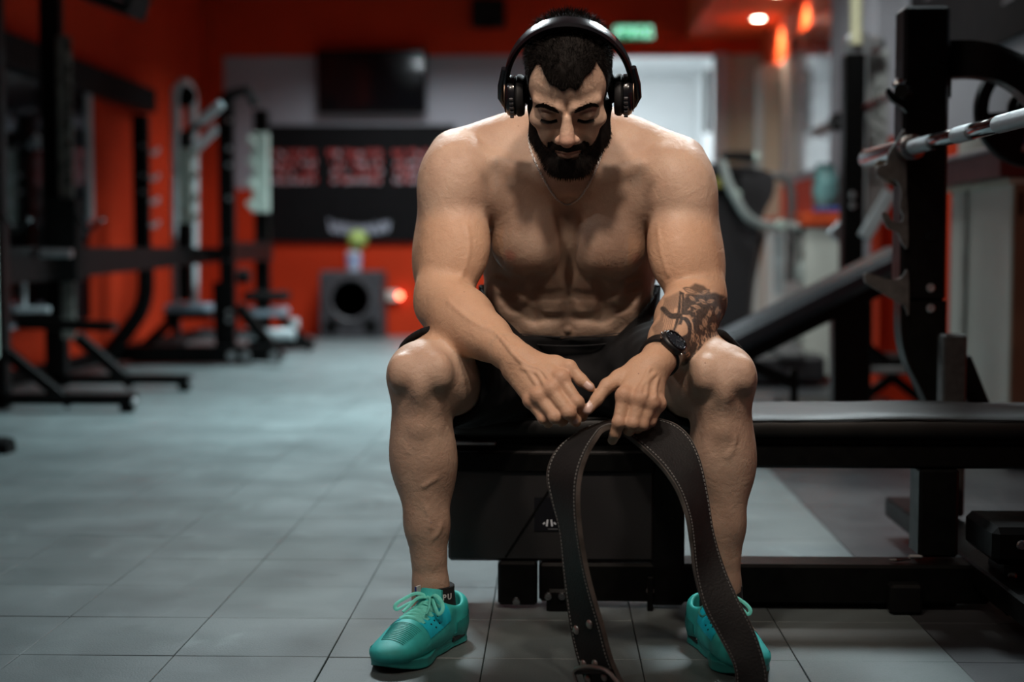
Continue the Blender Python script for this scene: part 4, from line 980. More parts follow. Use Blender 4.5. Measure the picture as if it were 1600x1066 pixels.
# --- thighs, knees, lower legs
for sx, hip, kn, ank in ((-1, T(810, 585, 3.10), T(660, 588, 2.68), T(673, 915, 2.69)), (1, T(968, 585, 3.10), T(1126, 592, 2.68), T(1129, 915, 2.69))):
    R_ = rot_axis(kn - hip)
    B.cone(hip, kn, .098, .066, k=.03)
    B.ell(hip + (kn - hip) * .58 + np.array([0, 0, .010]), (.080, .080, .20), R_, k=.03)
    B.ell(hip + (kn - hip) * .86 + np.array([-sx * .030, 0, -.012]), (.046, .055, .07), R_, k=.025)    # vastus medialis
    B.ell(hip + (kn - hip) * .86 + np.array([sx * .022, 0, .0]), (.042, .052, .08), R_, k=.025)
    B.ell(kn + np.array([sx * .002, -.038, -.020]), (.034, .026, .036), k=.022)                             # patella
    B.ell(kn + np.array([sx * .002, -.050, -.016]), (.025, .018, .027), k=.012)
    B.cone(kn + np.array([0, -.008, -.045]), kn + np.array([sx * .004, -.008, -.115]), .034, .036, k=.02)      # tibial head
    B.cone(kn + np.array([sx * .002, -.048, -.035]), kn + np.array([sx * .002, -.042, -.085]), .009, .008, k=.014)
    for q in (-1, 1):
        B.ell(kn + np.array([q * .038, -.070, -.042]), (.014, .016, .026), k=.034, sub=True)
        B.ell(kn + np.array([q * .036, -.046, .012]), (.020, .020, .030), k=.020)
    B.ell(kn + np.array([sx * .002, -.038, -.092]), (.014, .012, .018), k=.016)
    S0 = kn + np.array([sx * .006, .012, -.06])
    B.chain([S0, S0 + (ank - S0) * .3, S0 + (ank - S0) * .65, ank, ank + np.array([0, .005, -.05])], [.048, .050, .038, .0305, .032], k=.03)
    RS = rot_axis(S0 - ank)
    B.ell(S0 + (ank - S0) * .27 + np.array([-sx * .018, .022, 0]), (.042, .050, .105), RS, k=.02)              # gastrocnemius inner
    B.ell(S0 + (ank - S0) * .25 + np.array([sx * .020, .018, 0]), (.040, .048, .100), RS, k=.02)
    B.ell(S0 + (ank - S0) * .33 + np.array([sx * .012, -.020, 0]), (.026, .024, .110), RS, k=.02)              # tibialis
    B.cone(S0 + (ank - S0) * .25 + np.array([-sx * .012, -.034, 0]), S0 + (ank - S0) * .85 + np.array([-sx * .004, -.020, 0]), .010, .009, k=.02)   # shin
    B.ell(ank + np.array([-sx * .020, 0, -.02]), (.013, .016, .016), k=.015)
    B.ell(ank + np.array([sx * .020, .006, -.025]), (.012, .016, .016), k=.015)
    B.cone(ank + np.array([0, 0, -.055]), ank + np.array([sx * .03, -.10, -.07]), .030, .022, k=.02)

NL1 = len(B.p)
# --- head (local frame: x right, f forward, u up)
HC = T(889, 146, 2.66); PITCH = math.radians(38.5); YAW = math.radians(-3); ROLL = math.radians(0)
_f = np.array([0, -math.cos(PITCH), -math.sin(PITCH)]); _u = np.array([0, -math.sin(PITCH), math.cos(PITCH)]); _x = np.array([1., 0, 0])
_r = np.array(Matrix.Rotation(YAW, 3, 'Z')); HR = _r @ np.stack([_x, _f, _u], 1)
def H(x, f, u): return HC + HR @ np.array([x, f, u], float)
def hell(c, r, k=.01, sub=False, tilt=0):
    R_ = HR
    if tilt:
        a = math.radians(tilt); R_ = HR @ np.array([[math.cos(a), 0, -math.sin(a)], [0, 1, 0], [math.sin(a), 0, math.cos(a)]])
    B.ell(H(*c), r, R_, k=k, sub=sub)
def hcone(a, b, ra, rb, k=.01, sub=False): B.cone(H(*a), H(*b), ra, rb, k=k, sub=sub)
HEAD0 = len(B.p)
hell((0, -.014, .045), (.0755, .097, .084), .02)
hell((0, .040, .040), (.063, .044, .055), .02)
hell((0, .030, -.022), (.060, .052, .070), .02)
hcone((-.058, -.008, -.035), (-.050, .014, -.074), .018, .018, .02); hcone((.058, -.008, -.035), (.050, .014, -.074), .018, .018, .02)
hcone((-.050, .014, -.074), (-.020, .072, -.098), .018, .018, .02); hcone((.050, .014, -.074), (.020, .072, -.098), .018, .018, .02)
hell((0, .078, -.096), (.025, .019, .020), .016)
hell((0, .064, -.055), (.036, .032, .036), .02)
for s in (-1, 1):
    hell((s * .046, .060, -.012), (.022, .021, .016), .018)
    hell((s * .030, .066, -.040), (.020, .018, .022), .018)
    hcone((s * .014, .088, .026), (s * .050, .070, .030), .0085, .0085, .014)
    hell((s * .032, .098, .006), (.019, .017, .0125), .014, sub=True)
    hell((s * .032, .0725, .0065), (.0150, .0140, .0130), .004)
    hcone((s * .019, .0845, -.0005), (s * .032, .0875, -.0035), .0012, .0012, .003, sub=True)
    hcone((s * .032, .0875, -.0035), (s * .045, .0800, .0005), .0012, .0012, .003, sub=True)
    hcone((s * .020, .083, .014), (s * .044, .079, .015), .0012, .0012, .004, sub=True)
hcone((0, .088, .018), (0, .106, -.014), .0085, .0095, .010)
hcone((0, .102, -.012), (0, .112, -.024), .0110, .0135, .008)
for s in (-1, 1):
    hell((s * .0145, .100, -.030), (.0088, .0110, .0088), .006)
    hell((s * .0065, .106, -.0395), (.0036, .0050, .0030), .002, sub=True)
    hcone((s * .020, .094, -.026), (s * .034, .080, -.055), .002, .002, .012, sub=True)      # nasolabial fold
hcone((-.022, .080, -.0600), (0, .0925, -.0570), .0038, .0044, .006); hcone((.022, .080, -.0600), (0, .0925, -.0570), .0038, .0044, .006)
hcone((-.018, .082, -.0675), (0, .0915, -.0685), .0040, .0052, .006); hcone((.018, .082, -.0675), (0, .0915, -.0685), .0040, .0052, .006)
hcone((-.026, .084, -.0635), (0, .0995, -.0630), .0012, .0014, .003, sub=True); hcone((.026, .084, -.0635), (0, .0995, -.0630), .0012, .0014, .003, sub=True)
hell((0, .093, .024), (.0015, .004, .008), .008, sub=True)                                      # frown line
for s in (-1, 1):                                                                                # ears
    hell((s * .076, -.012, .002), (.007, .016, .028), .006, tilt=s * 4)
HEAD1 = len(B.p)

# --- veins laid on the finished surface
VE = []
def vein(pix, r=.0018, k=.005, sink=.0008, y0=2.3):
    q = B.hit([tuple(p) for p in spline(pix, 5)], y0); g = B.grad(q); q = q - g * sink
    VE.append((q, r, k))
for pts, r in (
        ([(700, 470), (735, 500), (775, 520), (800, 545)], .0022), ([(760, 500), (785, 532), (805, 556), (826, 572)], .0020),
        ([(806, 556), (826, 582), (838, 600)], .0018), ([(826, 572), (845, 578), (858, 592)], .0018), ([(815, 575), (836, 582), (842, 586), (850, 600)], .0016),
        ([(728, 350), (733, 385), (726, 420), (712, 445)], .0022),
        ([(1015, 575), (1008, 592), (996, 610)], .0018), ([(1022, 585), (1012, 597), (1010, 618)], .0020), ([(1028, 590), (1024, 606), (1024, 622)], .0018), ([(1024, 584), (1006, 600), (1000, 612)], .0016),
        ([(1028, 350), (1032, 390), (1044, 430)], .0018),
        ([(660, 762), (672, 754), (684, 747)], .0016), ([(664, 790), (670, 805), (672, 830)], .0014), ([(690, 818), (686, 832), (676, 842)], .0014),
        ([(1150, 680), (1146, 700), (1136, 716)], .0018)):
    vein(pts, r)
for q, r, k in VE:
    for i in range(len(q) - 1): B.cone(q[i], q[i + 1], r, r, k=k)

def in_box(V, lo, hi): return ((V > lo) & (V < hi)).all(1)
BOXH = (np.array([-.115, 2.44, .845]), np.array([.165, 2.83, 1.2]))
BOXN = (np.array([-.115, 2.44, .36]), np.array([.225, 2.60, .59]))
BOXR = (np.array([.115, 2.59, .44]), np.array([.36, 2.95, .68]))
def patch(lo, hi, h, it):
    F, ax = B.grid(lo, hi, h); V, Q = surface_nets(F, ax); del F
    return relax(V, Q, it), Q
V0, Q0 = patch(np.array([-.36, 2.40, .05]), np.array([.37, 3.32, 1.20]), .0033, 3)
for lo, hi in (BOXH, BOXN, BOXR):
    keep = ~in_box(V0[Q0].mean(1), lo + .006, hi - .006); Q0 = Q0[keep]
Vh, Qh = patch(BOXH[0], BOXH[1], .0018, 2)
Vn, Qn = patch(BOXN[0], BOXN[1], .0017, 2)
Vr, Qr = patch(BOXR[0], BOXR[1], .0019, 2)
V = np.concatenate([V0, Vh, Vn, Vr]); Q = np.concatenate([Q0, Qh + len(V0), Qn + len(V0) + len(Vh), Qr + len(V0) + len(Vh) + len(Vn)])
V, Q, _ = compact(V, Q)
# attributes
def sstep(a, b, x): t = np.clip((x - a) / (b - a), 0, 1); return t * t * (3 - 2 * t)
def seg_t(V, a, b):
    d = b - a; t = ((V - a) @ d) / (d @ d); r = np.linalg.norm(V - a - np.clip(t, 0, 1)[:, None] * d, axis=1); return t, r
tR, rR = seg_t(V, ER, WR)
dF = (WR - ER) / np.linalg.norm(WR - ER); axF = rot_axis(ER - WR); q_ = (V - ER) @ axF
angR = np.arctan2(q_[:, 0], -q_[:, 1])
FRA, FLA, LEG = SDF(), SDF(), SDF(); nf = (NA1 - NA0) // 2; FLA.p = B.p[NA0:NA0 + nf]; FRA.p = B.p[NA0 + nf:NA1]; LEG.p = B.p[NL0:NL1]
legd = LEG.pts(V); onR = FRA.pts(V) < np.minimum(legd, .012); onL = FLA.pts(V) < np.minimum(legd, .012)
arm_m = onR & (V[:, 0] > .13)
# the tattoo is drawn once in the flat frame of the forearm's front (u across, v down, 0.16 mm per unit), then worn by the skin
def tattoo():
    Wt, Ht = 300, 330; gy, gx_ = np.mgrid[0:Ht, 0:Wt].astype(np.float32); gx_ = gx_ * 4 - 60; gy = gy * 4 - 60
    I = np.zeros((Ht, Wt), np.float32)
    def dseg(a, b):
        d = (b[0] - a[0], b[1] - a[1]); h = np.clip(((gx_ - a[0]) * d[0] + (gy - a[1]) * d[1]) / (d[0] ** 2 + d[1] ** 2 + 1e-6), 0, 1)
        return np.hypot(gx_ - a[0] - d[0] * h, gy - a[1] - d[1] * h)
    def line(pts, w0, v=1., w1=None, n=5, soft=7.):
        P = spline([(*p, 0) for p in pts], n); m = len(P) - 1
        for i in range(m):
            w_ = w0 + ((w0 if w1 is None else w1) - w0) * i / m; k = np.clip((w_ + soft - dseg(P[i], P[i + 1])) / soft, 0, 1)
            if v >= 0: np.maximum(I, k * v, out=I)
            else: I[:] = I * (1 - k * -v)
    def poly(pts, v, soft=6.):
        n = len(pts); ins = np.zeros(I.shape, bool); d = np.full(I.shape, 1e9, np.float32)
        for i in range(n):
            (x0, y0), (x1, y1) = pts[i], pts[(i + 1) % n]; d = np.minimum(d, dseg(pts[i], pts[(i + 1) % n]))
            if y0 != y1:
                c = ((y0 > gy) != (y1 > gy)) & (gx_ < (x1 - x0) * (gy - y0) / (y1 - y0) + x0); ins ^= c
        k = np.where(ins, 1, np.clip(1 - d / soft, 0, 1))
        if v >= 0: np.maximum(I, k * v, out=I)
        else: I[:] = I * (1 - k * -v)
    # dark ground behind the foliage and towards the back of the arm
    poly([(430, 235), (470, 190), (620, 200), (760, 190), (900, 240), (900, 640), (800, 860), (560, 900), (430, 860), (380, 700), (330, 620), (470, 560), (480, 440), (400, 400), (410, 300)], .97, 26)
    poly([(500, 130), (560, 95), (640, 120), (700, 180), (640, 190), (580, 170)], .85, 22)
    poly([(120, 560), (200, 520), (260, 560), (420, 640), (420, 860), (250, 760), (90, 700)], .68, 30)
    def leaf(a, b, wd, fill=-.62, vein_=True):
        a = np.array(a, float); b = np.array(b, float); d = b - a; n_ = np.array([-d[1], d[0]]) / np.hypot(*d)
        P = [a] + [a + d * t + n_ * wd * math.sin(math.pi * t ** .8) for t in (.2, .4, .6, .8)] + [b] + [a + d * t - n_ * wd * math.sin(math.pi * t ** .8) for t in (.8, .6, .4, .2)]
        P = [tuple(p) for p in P]; poly(P, .9, 10); P2 = [tuple(a + d * .5 + (np.array(p) - a - d * .5) * .78) for p in P]; poly(P2, fill, 4)
        if vein_: line([tuple(a + d * .15), tuple(a + d * .9)], 1.5, .8, .5, 1, 4)
        for t in (.35, .55, .72): line([tuple(a + d * (t - .1)), tuple(a + d * t + n_ * wd * .5)], 1., .5, .5, 1, 4); line([tuple(a + d * (t - .1)), tuple(a + d * t - n_ * wd * .5)], 1., .5, .5, 1, 4)
    for q in (((430, 130), (560, 175), 24), ((470, 195), (545, 262), 20), ((560, 228), (668, 290), 24), ((495, 288), (600, 322), 20), ((600, 180), (700, 150), 18), ((640, 262), (760, 250), 22),
              ((668, 420), (690, 320), 26), ((740, 400), (800, 300), 26), ((430, 372), (490, 440), 30), ((640, 520), (600, 400), 34), ((560, 470), (610, 545), 20), ((740, 560), (700, 450), 28),
              ((520, 640), (470, 560), 22), ((600, 660), (580, 560), 22), ((690, 690), (650, 580), 26), ((370, 600), (330, 660), 20), ((400, 700), (350, 740), 20), ((760, 720), (800, 600), 30), ((560, 800), (520, 700), 26), ((660, 830), (640, 720), 26),
              ((820, 480), (860, 380), 24), ((850, 640), (880, 520), 24)): leaf(*q)
    # feathered spikes on the upper edge
    for x, y in ((450, 195), (500, 255), (560, 225), (505, 130)): line([(x, y), (x + 70, y - 5), (x + 120, y + 40)], 9, .8, 2)
    # blade and the hooked band crossing it
    poly([(392, 158), (430, 176), (392, 420), (335, 545), (240, 615), (296, 500), (345, 370)], 1.0, 6)
    line([(405, 190), (372, 380), (300, 540)], 2, -.5, 2, 4, 5)
    line([(225, 330), (280, 385), (350, 385), (410, 400), (455, 470), (450, 555), (380, 590), (285, 585)], 24, 1.0, 18)
    line([(400, 385), (450, 400), (488, 470), (480, 560)], 5, -.85, 4)
    line([(335, 515), (360, 480), (400, 535)], 16, -.75, 8)
    rt = random.Random(11)
    for k in range(90):
        x, y = rt.uniform(440, 850), rt.uniform(240, 840); a = rt.uniform(-1.2, 1.2) + (1.2 if y > 450 else .3); L_ = rt.uniform(18, 60)
        line([(x, y), (x + L_ * .5 * math.cos(a) + 6, y + L_ * .5 * math.sin(a)), (x + L_ * math.cos(a), y + L_ * math.sin(a))], rt.uniform(1, 4), rt.choice((-.35, -.55, -.25, .95)), .5, 2, 5)
    # fine contour lines and smoky shading on the inner side
    for k in range(7): line([(250 + k * 18, 250 - k * 6), (215 + k * 16, 330), (180 + k * 17, 430 + k * 4), (120 + k * 22, 560)], 2., .62, 1.5)
    poly([(250, 235), (400, 165), (350, 300), (240, 340)], .5, 20); poly([(110, 500), (190, 420), (200, 470), (130, 600)], .6, 20); poly([(170, 640), (300, 490), (300, 560), (240, 640)], .60, 14)
    line([(240, 310), (170, 480), (110, 560)], 7, .6, 3)
    for k in range(16):
        a = k * .45; x, y = 540 + 70 * math.cos(a), 590 + 60 * math.sin(a * 1.3); line([(x, y), (x + 24, y + 26), (x + 8, y + 56)], 3, .85 if k % 2 else -.6, 1.5)
    for k in range(10): x = 330 + 10 * k; y = 620 + 14 * k; line([(x, y), (x + 22, y - 16), (x + 34, y + 10), (x + 14, y + 26)], 3, .85 if k % 3 else -.7, 2)
    for k in range(9): line([(700 + 12 * k, 560), (690 + 14 * k, 640), (640 + 14 * k, 760)], 2.5, .9 if k % 2 else -.5, 1.5)
    return I
TAT = tattoo()
# flat frame of the forearm's front: across = x, down = -z, at the depth of the sleeve
pu = ((867 + V[:, 0] * FPX / 2.70) - 1000) * 6.27; pv = ((388 + (CAM_Z - V[:, 2]) * FPX / 2.70) - 430) * 6.27
iu, iv = np.clip((pu + 60) / 4, 0, 298.9), np.clip((pv + 60) / 4, 0, 328.9); i0, j0 = iu.astype(int), iv.astype(int); fu, fv = iu - i0, iv - j0
smp = (TAT[j0, i0] * (1 - fu) + TAT[j0, i0 + 1] * fu) * (1 - fv) + (TAT[j0 + 1, i0] * (1 - fu) + TAT[j0 + 1, i0 + 1] * fu) * fv
ink = np.where(arm_m, smp, 0) * (1 - sstep(.94, 1.0, tR))
hl = (V - HC) @ HR                                    # head-local coordinates
inh = in_box(V, np.array([-.12, 2.40, .80]), np.array([.17, 2.78, 1.2])) & (hl[:, 2] > -.125)
def hairline(x): return .082 + .010 * np.cos(x * 95) - .34 * np.clip(np.abs(x) - .040, 0, 1) * 0
def beard_mask(h):
    x, f, u = np.abs(h[:, 0]), h[:, 1], h[:, 2]
    line = -.062 + np.clip((x - .030) / .035, 0, 1) ** 1.5 * .050          # cheek line rises to the sideburn
    m = sstep(0, .010, line - u) * sstep(-.03, -.01, f + 10 * 0)
    side = sstep(.052, .062, x) * sstep(.030, .016, f) * sstep(.06, .03, u) * sstep(-.035, -.02, f)
    mous = sstep(.034, .026, x) * sstep(-.0435, -.0465, u) * sstep(-.0610, -.0580, u) * sstep(.06, .07, f)
    corner = sstep(.020, .026, x) * sstep(.040, .034, x) * sstep(-.046, -.052, u) * sstep(.05, .06, f)
    lips = sstep(.021, .016, x) * sstep(-.0740, -.0715, u) * sstep(.075, .080, f)
    return np.clip(np.maximum.reduce([m, side, mous, corner]) * (1 - lips * sstep(-.058, -.0600, u)), 0, 1)
def scalp_mask(h):
    x, f, u = np.abs(h[:, 0]), h[:, 1], h[:, 2]
    hl_ = .062 + .003 * np.sin(h[:, 0] * 260) + .026 * sstep(.014, .050, x)                      # widow's peak, receding temples
    front = sstep(-.003, .004, u - hl_)
    sidez = sstep(.050, .034, f) * sstep(.004, .012, u) * sstep(.046, .056, x)
    backz = sstep(.0, -.02, f) * sstep(-.04, -.03, u)
    return np.clip(np.maximum.reduce([front, sidez, backz]), 0, 1)
bm_ = np.where(inh, beard_mask(hl), 0); sm_ = np.where(inh, scalp_mask(hl), 0)
brow = np.where(inh, 1.0, 0)
stub_shade = np.clip(np.maximum(bm_, sm_), 0, 1); stub_shade = np.maximum(stub_shade, .24 * sstep(.56, .46, V[:, 2]) * (LEG.pts(V) < .004))  # lower legs tinted darker: leg hair plus dimmer light put into the colour
redn = np.zeros(len(V))
for K in knL + knR: redn = np.maximum(redn, np.exp(-((V - K) ** 2).sum(1) / .014 ** 2))
for K in tpL + tpR + ppL + ppR: redn = np.maximum(redn, .6 * np.exp(-((V - K) ** 2).sum(1) / .012 ** 2))
redn = np.maximum(redn, np.exp(-((V - H(0, .115, -.028)) ** 2).sum(1) / .02 ** 2))
redn = np.where(inh & (np.abs(hl[:, 0]) < .026) & (np.abs(hl[:, 2] + .065) < .008) & (hl[:, 1] > .07), .45, redn)
tan = np.zeros(len(V))
for sx, sh, el in ((-1, T(716, 282, 2.87), EL), (1, T(1058, 292, 2.87), ER)):
    t, r = seg_t(V, sh, el); tan = np.maximum(tan, np.where((V[:, 0] - .02) * sx > .12, sstep(.25, .45, t) * (r < .13), 0))
for E, W in ((EL, WL), (ER, WR)):
    tan = np.maximum(tan, (onL | onR | ((V[:, 1] < 2.62) & (V[:, 2] < .6) & (legd > .01))) * 1.0)
for q, w_ in zip(B.hit([(797, 400), (994, 404)], 2.6), (1.6, 1.1)): redn = np.maximum(redn, w_ * np.exp(-(((V - q) ** 2).sum(1) / .012 ** 2) ** 2))
nav = np.exp(-((V - T(887, 514, 2.985)) ** 2).sum(1) / .012 ** 2)

def skin_material():
    m = bpy.data.materials.new('skin'); m.use_nodes = True; nt = m.node_tree; N = nt.nodes; L = nt.links; b = N['Principled BSDF']
    def at(n): a = N.new('ShaderNodeAttribute'); a.attribute_name = n; return a
    def mix(c0, c1, fac, mode='MIX'):
        x = N.new('ShaderNodeMix'); x.data_type = 'RGBA'; x.blend_type = mode
        for i, c in ((6, c0), (7, c1)):
            if isinstance(c, tuple): x.inputs[i].default_value = (*c, 1)
            else: L.new(c, x.inputs[i])
        if isinstance(fac, float): x.inputs[0].default_value = fac
        else: L.new(fac, x.inputs[0])
        return x.outputs[2]
    def rng(v, a, b_, c=0., d=1.):
        r = N.new('ShaderNodeMapRange'); L.new(v, r.inputs[0])
        for i, q in enumerate((a, b_, c, d)): r.inputs[i + 1].default_value = q
        return r.outputs[0]
    def math_(op, a, c):
        q = N.new('ShaderNodeMath'); q.operation = op
        for i, v in ((0, a), (1, c)):
            if isinstance(v, (int, float)): q.inputs[i].default_value = v
            else: L.new(v, q.inputs[i])
        return q.outputs[0]
    tc = N.new('ShaderNodeTexCoord')
    def noise(scale, det=4, vec=None, dist=0.):
        n = N.new('ShaderNodeTexNoise'); n.inputs['Scale'].default_value = scale; n.inputs['Detail'].default_value = det; n.inputs['Distortion'].default_value = dist
        L.new(vec or tc.outputs['Object'], n.inputs['Vector']); return n.outputs['Fac']
    base = mix((.545, .385, .285), (.465, .305, .22), rng(noise(14), .35, .7))
    base = mix(base, (.53, .315, .195), math_('MULTIPLY', at('tan').outputs['Fac'], .75))
    base = mix(base, (.50, .20, .15), math_('MULTIPLY', at('flush').outputs['Fac'], .45))
    fine = noise(900, 2); base = mix(base, (.30, .17, .11), rng(fine, .52, .75, 0., .5))
    vz = N.new('ShaderNodeTexVoronoi'); vz.inputs['Scale'].default_value = 28; L.new(tc.outputs['Object'], vz.inputs['Vector'])
    base = mix(base, (.16, .07, .045), rng(vz.outputs['Distance'], .05, .02, 0., .75))        # moles
    inkf = math_('MULTIPLY', math_('MULTIPLY', at('ink').outputs['Fac'], rng(noise(230, 3), .25, .6, .88, 1.)), .98)
    base = mix(base, (.030, .026, .026), inkf)
    base = mix(base, (.035, .022, .016), math_('MULTIPLY', at('stubble_shade').outputs['Fac'], .80))
    L.new(base, b.inputs['Base Color'])
    L.new(rng(noise(60, 3), .3, .7, .46, .64), b.inputs['Roughness'])
    b.inputs['Specular IOR Level'].default_value = .38
    b.inputs['Subsurface Weight'].default_value = .12; b.inputs['Subsurface Radius'].default_value = (.010, .004, .002); b.inputs['Subsurface Scale'].default_value = .5
    h = math_('ADD', math_('ADD', math_('MULTIPLY', noise(700, 2), .5), noise(160, 3)), math_('MULTIPLY', noise(38, 4, None, .6), 3.0))
    bp = N.new('ShaderNodeBump'); bp.inputs['Distance'].default_value = .0010; bp.inputs['Strength'].default_value = .7
    L.new(h, bp.inputs['Height']); L.new(bp.outputs[0], b.inputs['Normal'])
    return m
SKIN = skin_material()
man = thing('person', (0.04, 3.1, 0.0), 'muscular bare-chested bearded person sitting hunched on the bench in black shorts and turquoise sneakers', 'person')
body = np_mesh('body', V, Q, SKIN, man, dict(ink=ink, stubble_shade=stub_shade, flush=redn, tan=tan))
# ------------------------------------------------------------------ hair, beard, brows
HAIRM = mat('black hair', (.010, .008, .007), .7, noise=(60, .2), spec=.12)
vn = None
def shell(name, mask, thick, nstr, slen, flow, wid=.0007):
    """a close cap following the skin where mask is set, plus fine strands rooted on it"""
    f = (mask[Q] > .35).all(1) & (V[Q][:, :, 2] > .80).all(1)
    Vc, Qc, u = compact(V, Q[f]); g = B.grad(Vc); mk = mask[u]; h = hl[u]
    th = thick(h) * sstep(.30, .95, mk); nz = np.sin(Vc[:, 0] * 310) * np.sin(Vc[:, 1] * 290 + 1) * np.sin(Vc[:, 2] * 330 + 2)
    Vc = Vc + g * (th * (1 + .10 * nz))[:, None]
    cap = np_mesh(name, Vc, Qc, HAIRM, man)
    rng = np.random.RandomState(5)
    prob = np.clip(mk[Qc].mean(1), 0, 1); idx = rng.choice(len(Qc), nstr, p=prob / prob.sum())
    r = rng.rand(nstr, 2, 1); A, Bq, C_, D_ = (Vc[Qc[idx, i]] for i in range(4))
    P = (A * (1 - r[:, 0]) + Bq * r[:, 0]) * (1 - r[:, 1]) + (D_ * (1 - r[:, 0]) + C_ * r[:, 0]) * r[:, 1]
    n = g[Qc[idx, 0]]; hh = h[Qc[idx, 0]]
    d = flow(hh, n) + rng.normal(0, .28, (nstr, 3)); d /= np.linalg.norm(d, axis=1, keepdims=True)
    L = (slen(hh) * rng.uniform(.5, 1.15, nstr))[:, None]
    s = np.cross(d, rng.normal(0, 1, (nstr, 3))); s /= np.linalg.norm(s, axis=1, keepdims=True)
    P = P - n * .001; m1 = P + d * L * .55; tp_ = P + d * L - np.array([0, 0, .15]) * L
    vs = np.stack([P - s * wid / 2, P + s * wid / 2, m1 + s * wid * .35, m1 - s * wid * .35, tp_ + s * wid * .08, tp_ - s * wid * .08], 1).reshape(-1, 3)
    b_ = np.arange(nstr)[:, None] * 6
    q = np.concatenate([b_ + [0, 1, 2, 3], b_ + [3, 2, 4, 5]])
    o = np_mesh(name + '_strands' if False else 'strands', vs, q, HAIRM, cap); o['kind'] = 'stuff'
    return cap
def f_hair(h, n):
    top = sstep(.05, .10, h[:, 2])[:, None]
    return n * (.5 + .6 * top) + (HR @ np.array([0, .55, .25]))[None, :] * top + (HR @ np.array([0, .1, -.8]))[None, :] * (1 - top)
shell('hair', sm_, lambda h: .0012 + .006 * sstep(.045, .105, h[:, 2]), 15000,
      lambda h: .004 + .016 * sstep(.05, .11, h[:, 2]), f_hair)
shell('beard', bm_, lambda h: .0008 + .0060 * sstep(-.055, -.09, h[:, 2]) * sstep(.0, .05, h[:, 1]), 12000,
      lambda h: .0025 + .0055 * sstep(-.05, -.09, h[:, 2]), lambda h, n: n * .6 + (HR @ np.array([0, .15, -1.0]))[None, :])
HD = SDF(); HD.p = B.p[HEAD0:HEAD1]
DR = H(0, -1, 0) - H(0, 0, 0)
def on_face(P):
    P = np.array(P, float)
    for _ in range(22): P = P + DR * HD.pts(P)[:, None] * .9
    return P
for s in (-1, 1):
    rng = np.random.RandomState(3); m = MB(); t = rng.rand(520) ** .9; x = .0135 + .036 * t
    u = .0235 + .0085 * np.sin(np.clip(t, 0, .8) / .8 * 1.57) - .012 * np.clip(t - .72, 0, 1) + rng.normal(0, 1, 520) * (.0026 - .0014 * t)
    q = on_face([H(s * xx, .15, uu) for xx, uu in zip(x, u)])
    for i in range(520):
        d = HR @ np.array([s * (.75 + .2 * rng.rand()), .22, .50 - .9 * t[i]]); d /= np.linalg.norm(d)
        e = HR @ np.array([0, 0, 1.]) * .00055; a = q[i] - d * .001; b_ = q[i] + d * .0085 * rng.uniform(.6, 1)
        m.add([a - e, a + e, b_ + e * .3, b_ - e * .3], [(0, 1, 2, 3)])
    m.build('eyebrow', mat('dark brown brow hair', (.018, .012, .009), .7, spec=.1), man, fix=False)['kind'] = 'stuff'
    m = MB(); t = np.linspace(0, 1, 46); q = on_face([H(s * (.019 + .026 * k), .15, -.0012 - .0022 * math.sin(k * 3.1)) for k in t])
    for k, p in zip(t, q):
        d = HR @ np.array([s * (k - .4) * .8, .8, -.55]); e = HR @ np.array([1., 0, 0]) * .0007
        m.add([p - e, p + e, p + d * .007 + e * .2, p + d * .007 - e * .2], [(0, 1, 2, 3)])
    m.build('eyelashes', HAIRM, man, fix=False)['kind'] = 'stuff'

NAIL = mat('fingernail', (.62, .44, .38), .3, noise=(90, .06))
for (px, py), (qx, qy), w_, l_ in (((925, 607), (914, 599), .0060, .0075), ((915, 645), (922, 634), .0065, .0080), ((901, 661), (897, 655), .0050, .0055)):
    (c, c2) = B.hit([(px, py), (qx, qy)]); g = B.grad(c[None])[0]; a = c2 - c; a = a - g * (a @ g); a /= np.linalg.norm(a); sd = np.cross(a, g); c = c + a * l_ * .75
    vs, fs = [], []
    for i in range(7):
        for j in range(7):
            u, v = i / 3 - 1, j / 3 - 1; k = math.sqrt(max(0, 1 - .35 * v * v * 1)); p = c + sd * u * w_ * k + a * v * l_ * math.sqrt(max(.1, 1 - .3 * u * u))
            vs.append(p)
    P_ = np.array(vs); 
    for _ in range(8): P_ = P_ - g * B.pts(P_)[:, None] * .9
    P_ = P_ + g * .0006; n7 = len(P_); full = list(P_) + list(P_ - g * .0012)
    fs = [(i * 7 + j, i * 7 + j + 1, (i + 1) * 7 + j + 1, (i + 1) * 7 + j) for i in range(6) for j in range(6)]
    fs += [tuple(n7 + q for q in f[::-1]) for f in fs]
    MB().add(full, fs).build('fingernail', NAIL, body, smooth='all', fix=False)
# ------------------------------------------------------------------ shorts
CLOTH = mat('black jersey', (.009, .009, .010), .85, noise=(30, .2), bump=(900, .0006), spec=.25)
SH = SDF()
for sx, hip, kn in ((-1, T(810, 585, 3.10), T(668, 588, 2.68)), (1, T(968, 585, 3.10), T(1120, 592, 2.68))):
    SH.cone(hip, kn, .112, .088, k=.02)
    SH.ell(hip + (kn - hip) * .58 + np.array([0, 0, .010]), (.094, .094, .21), rot_axis(kn - hip), k=.03)
SH.ell(T(890, 565, 3.13), (.188, .135, .125), k=.03)
SH.ell(T(890, 500, 3.10), (.176, .112, .10), k=.03)
SH.ell(T(890, 590, 3.02), (.12, .10, .07), k=.05)
lo, hi = np.array([-.36, 2.62, .37]), np.array([.37, 3.30, .66])
BT = SDF(); BT.p = B.p[:NT1] + B.p[NL0:NL1]
F, ax = SH.grid(lo, hi, .0045); Fb, _ = BT.grid(lo, hi, .0045)
F = np.minimum(F, Fb - .0125)
X, Y_, Z = np.meshgrid(*ax, indexing='ij')
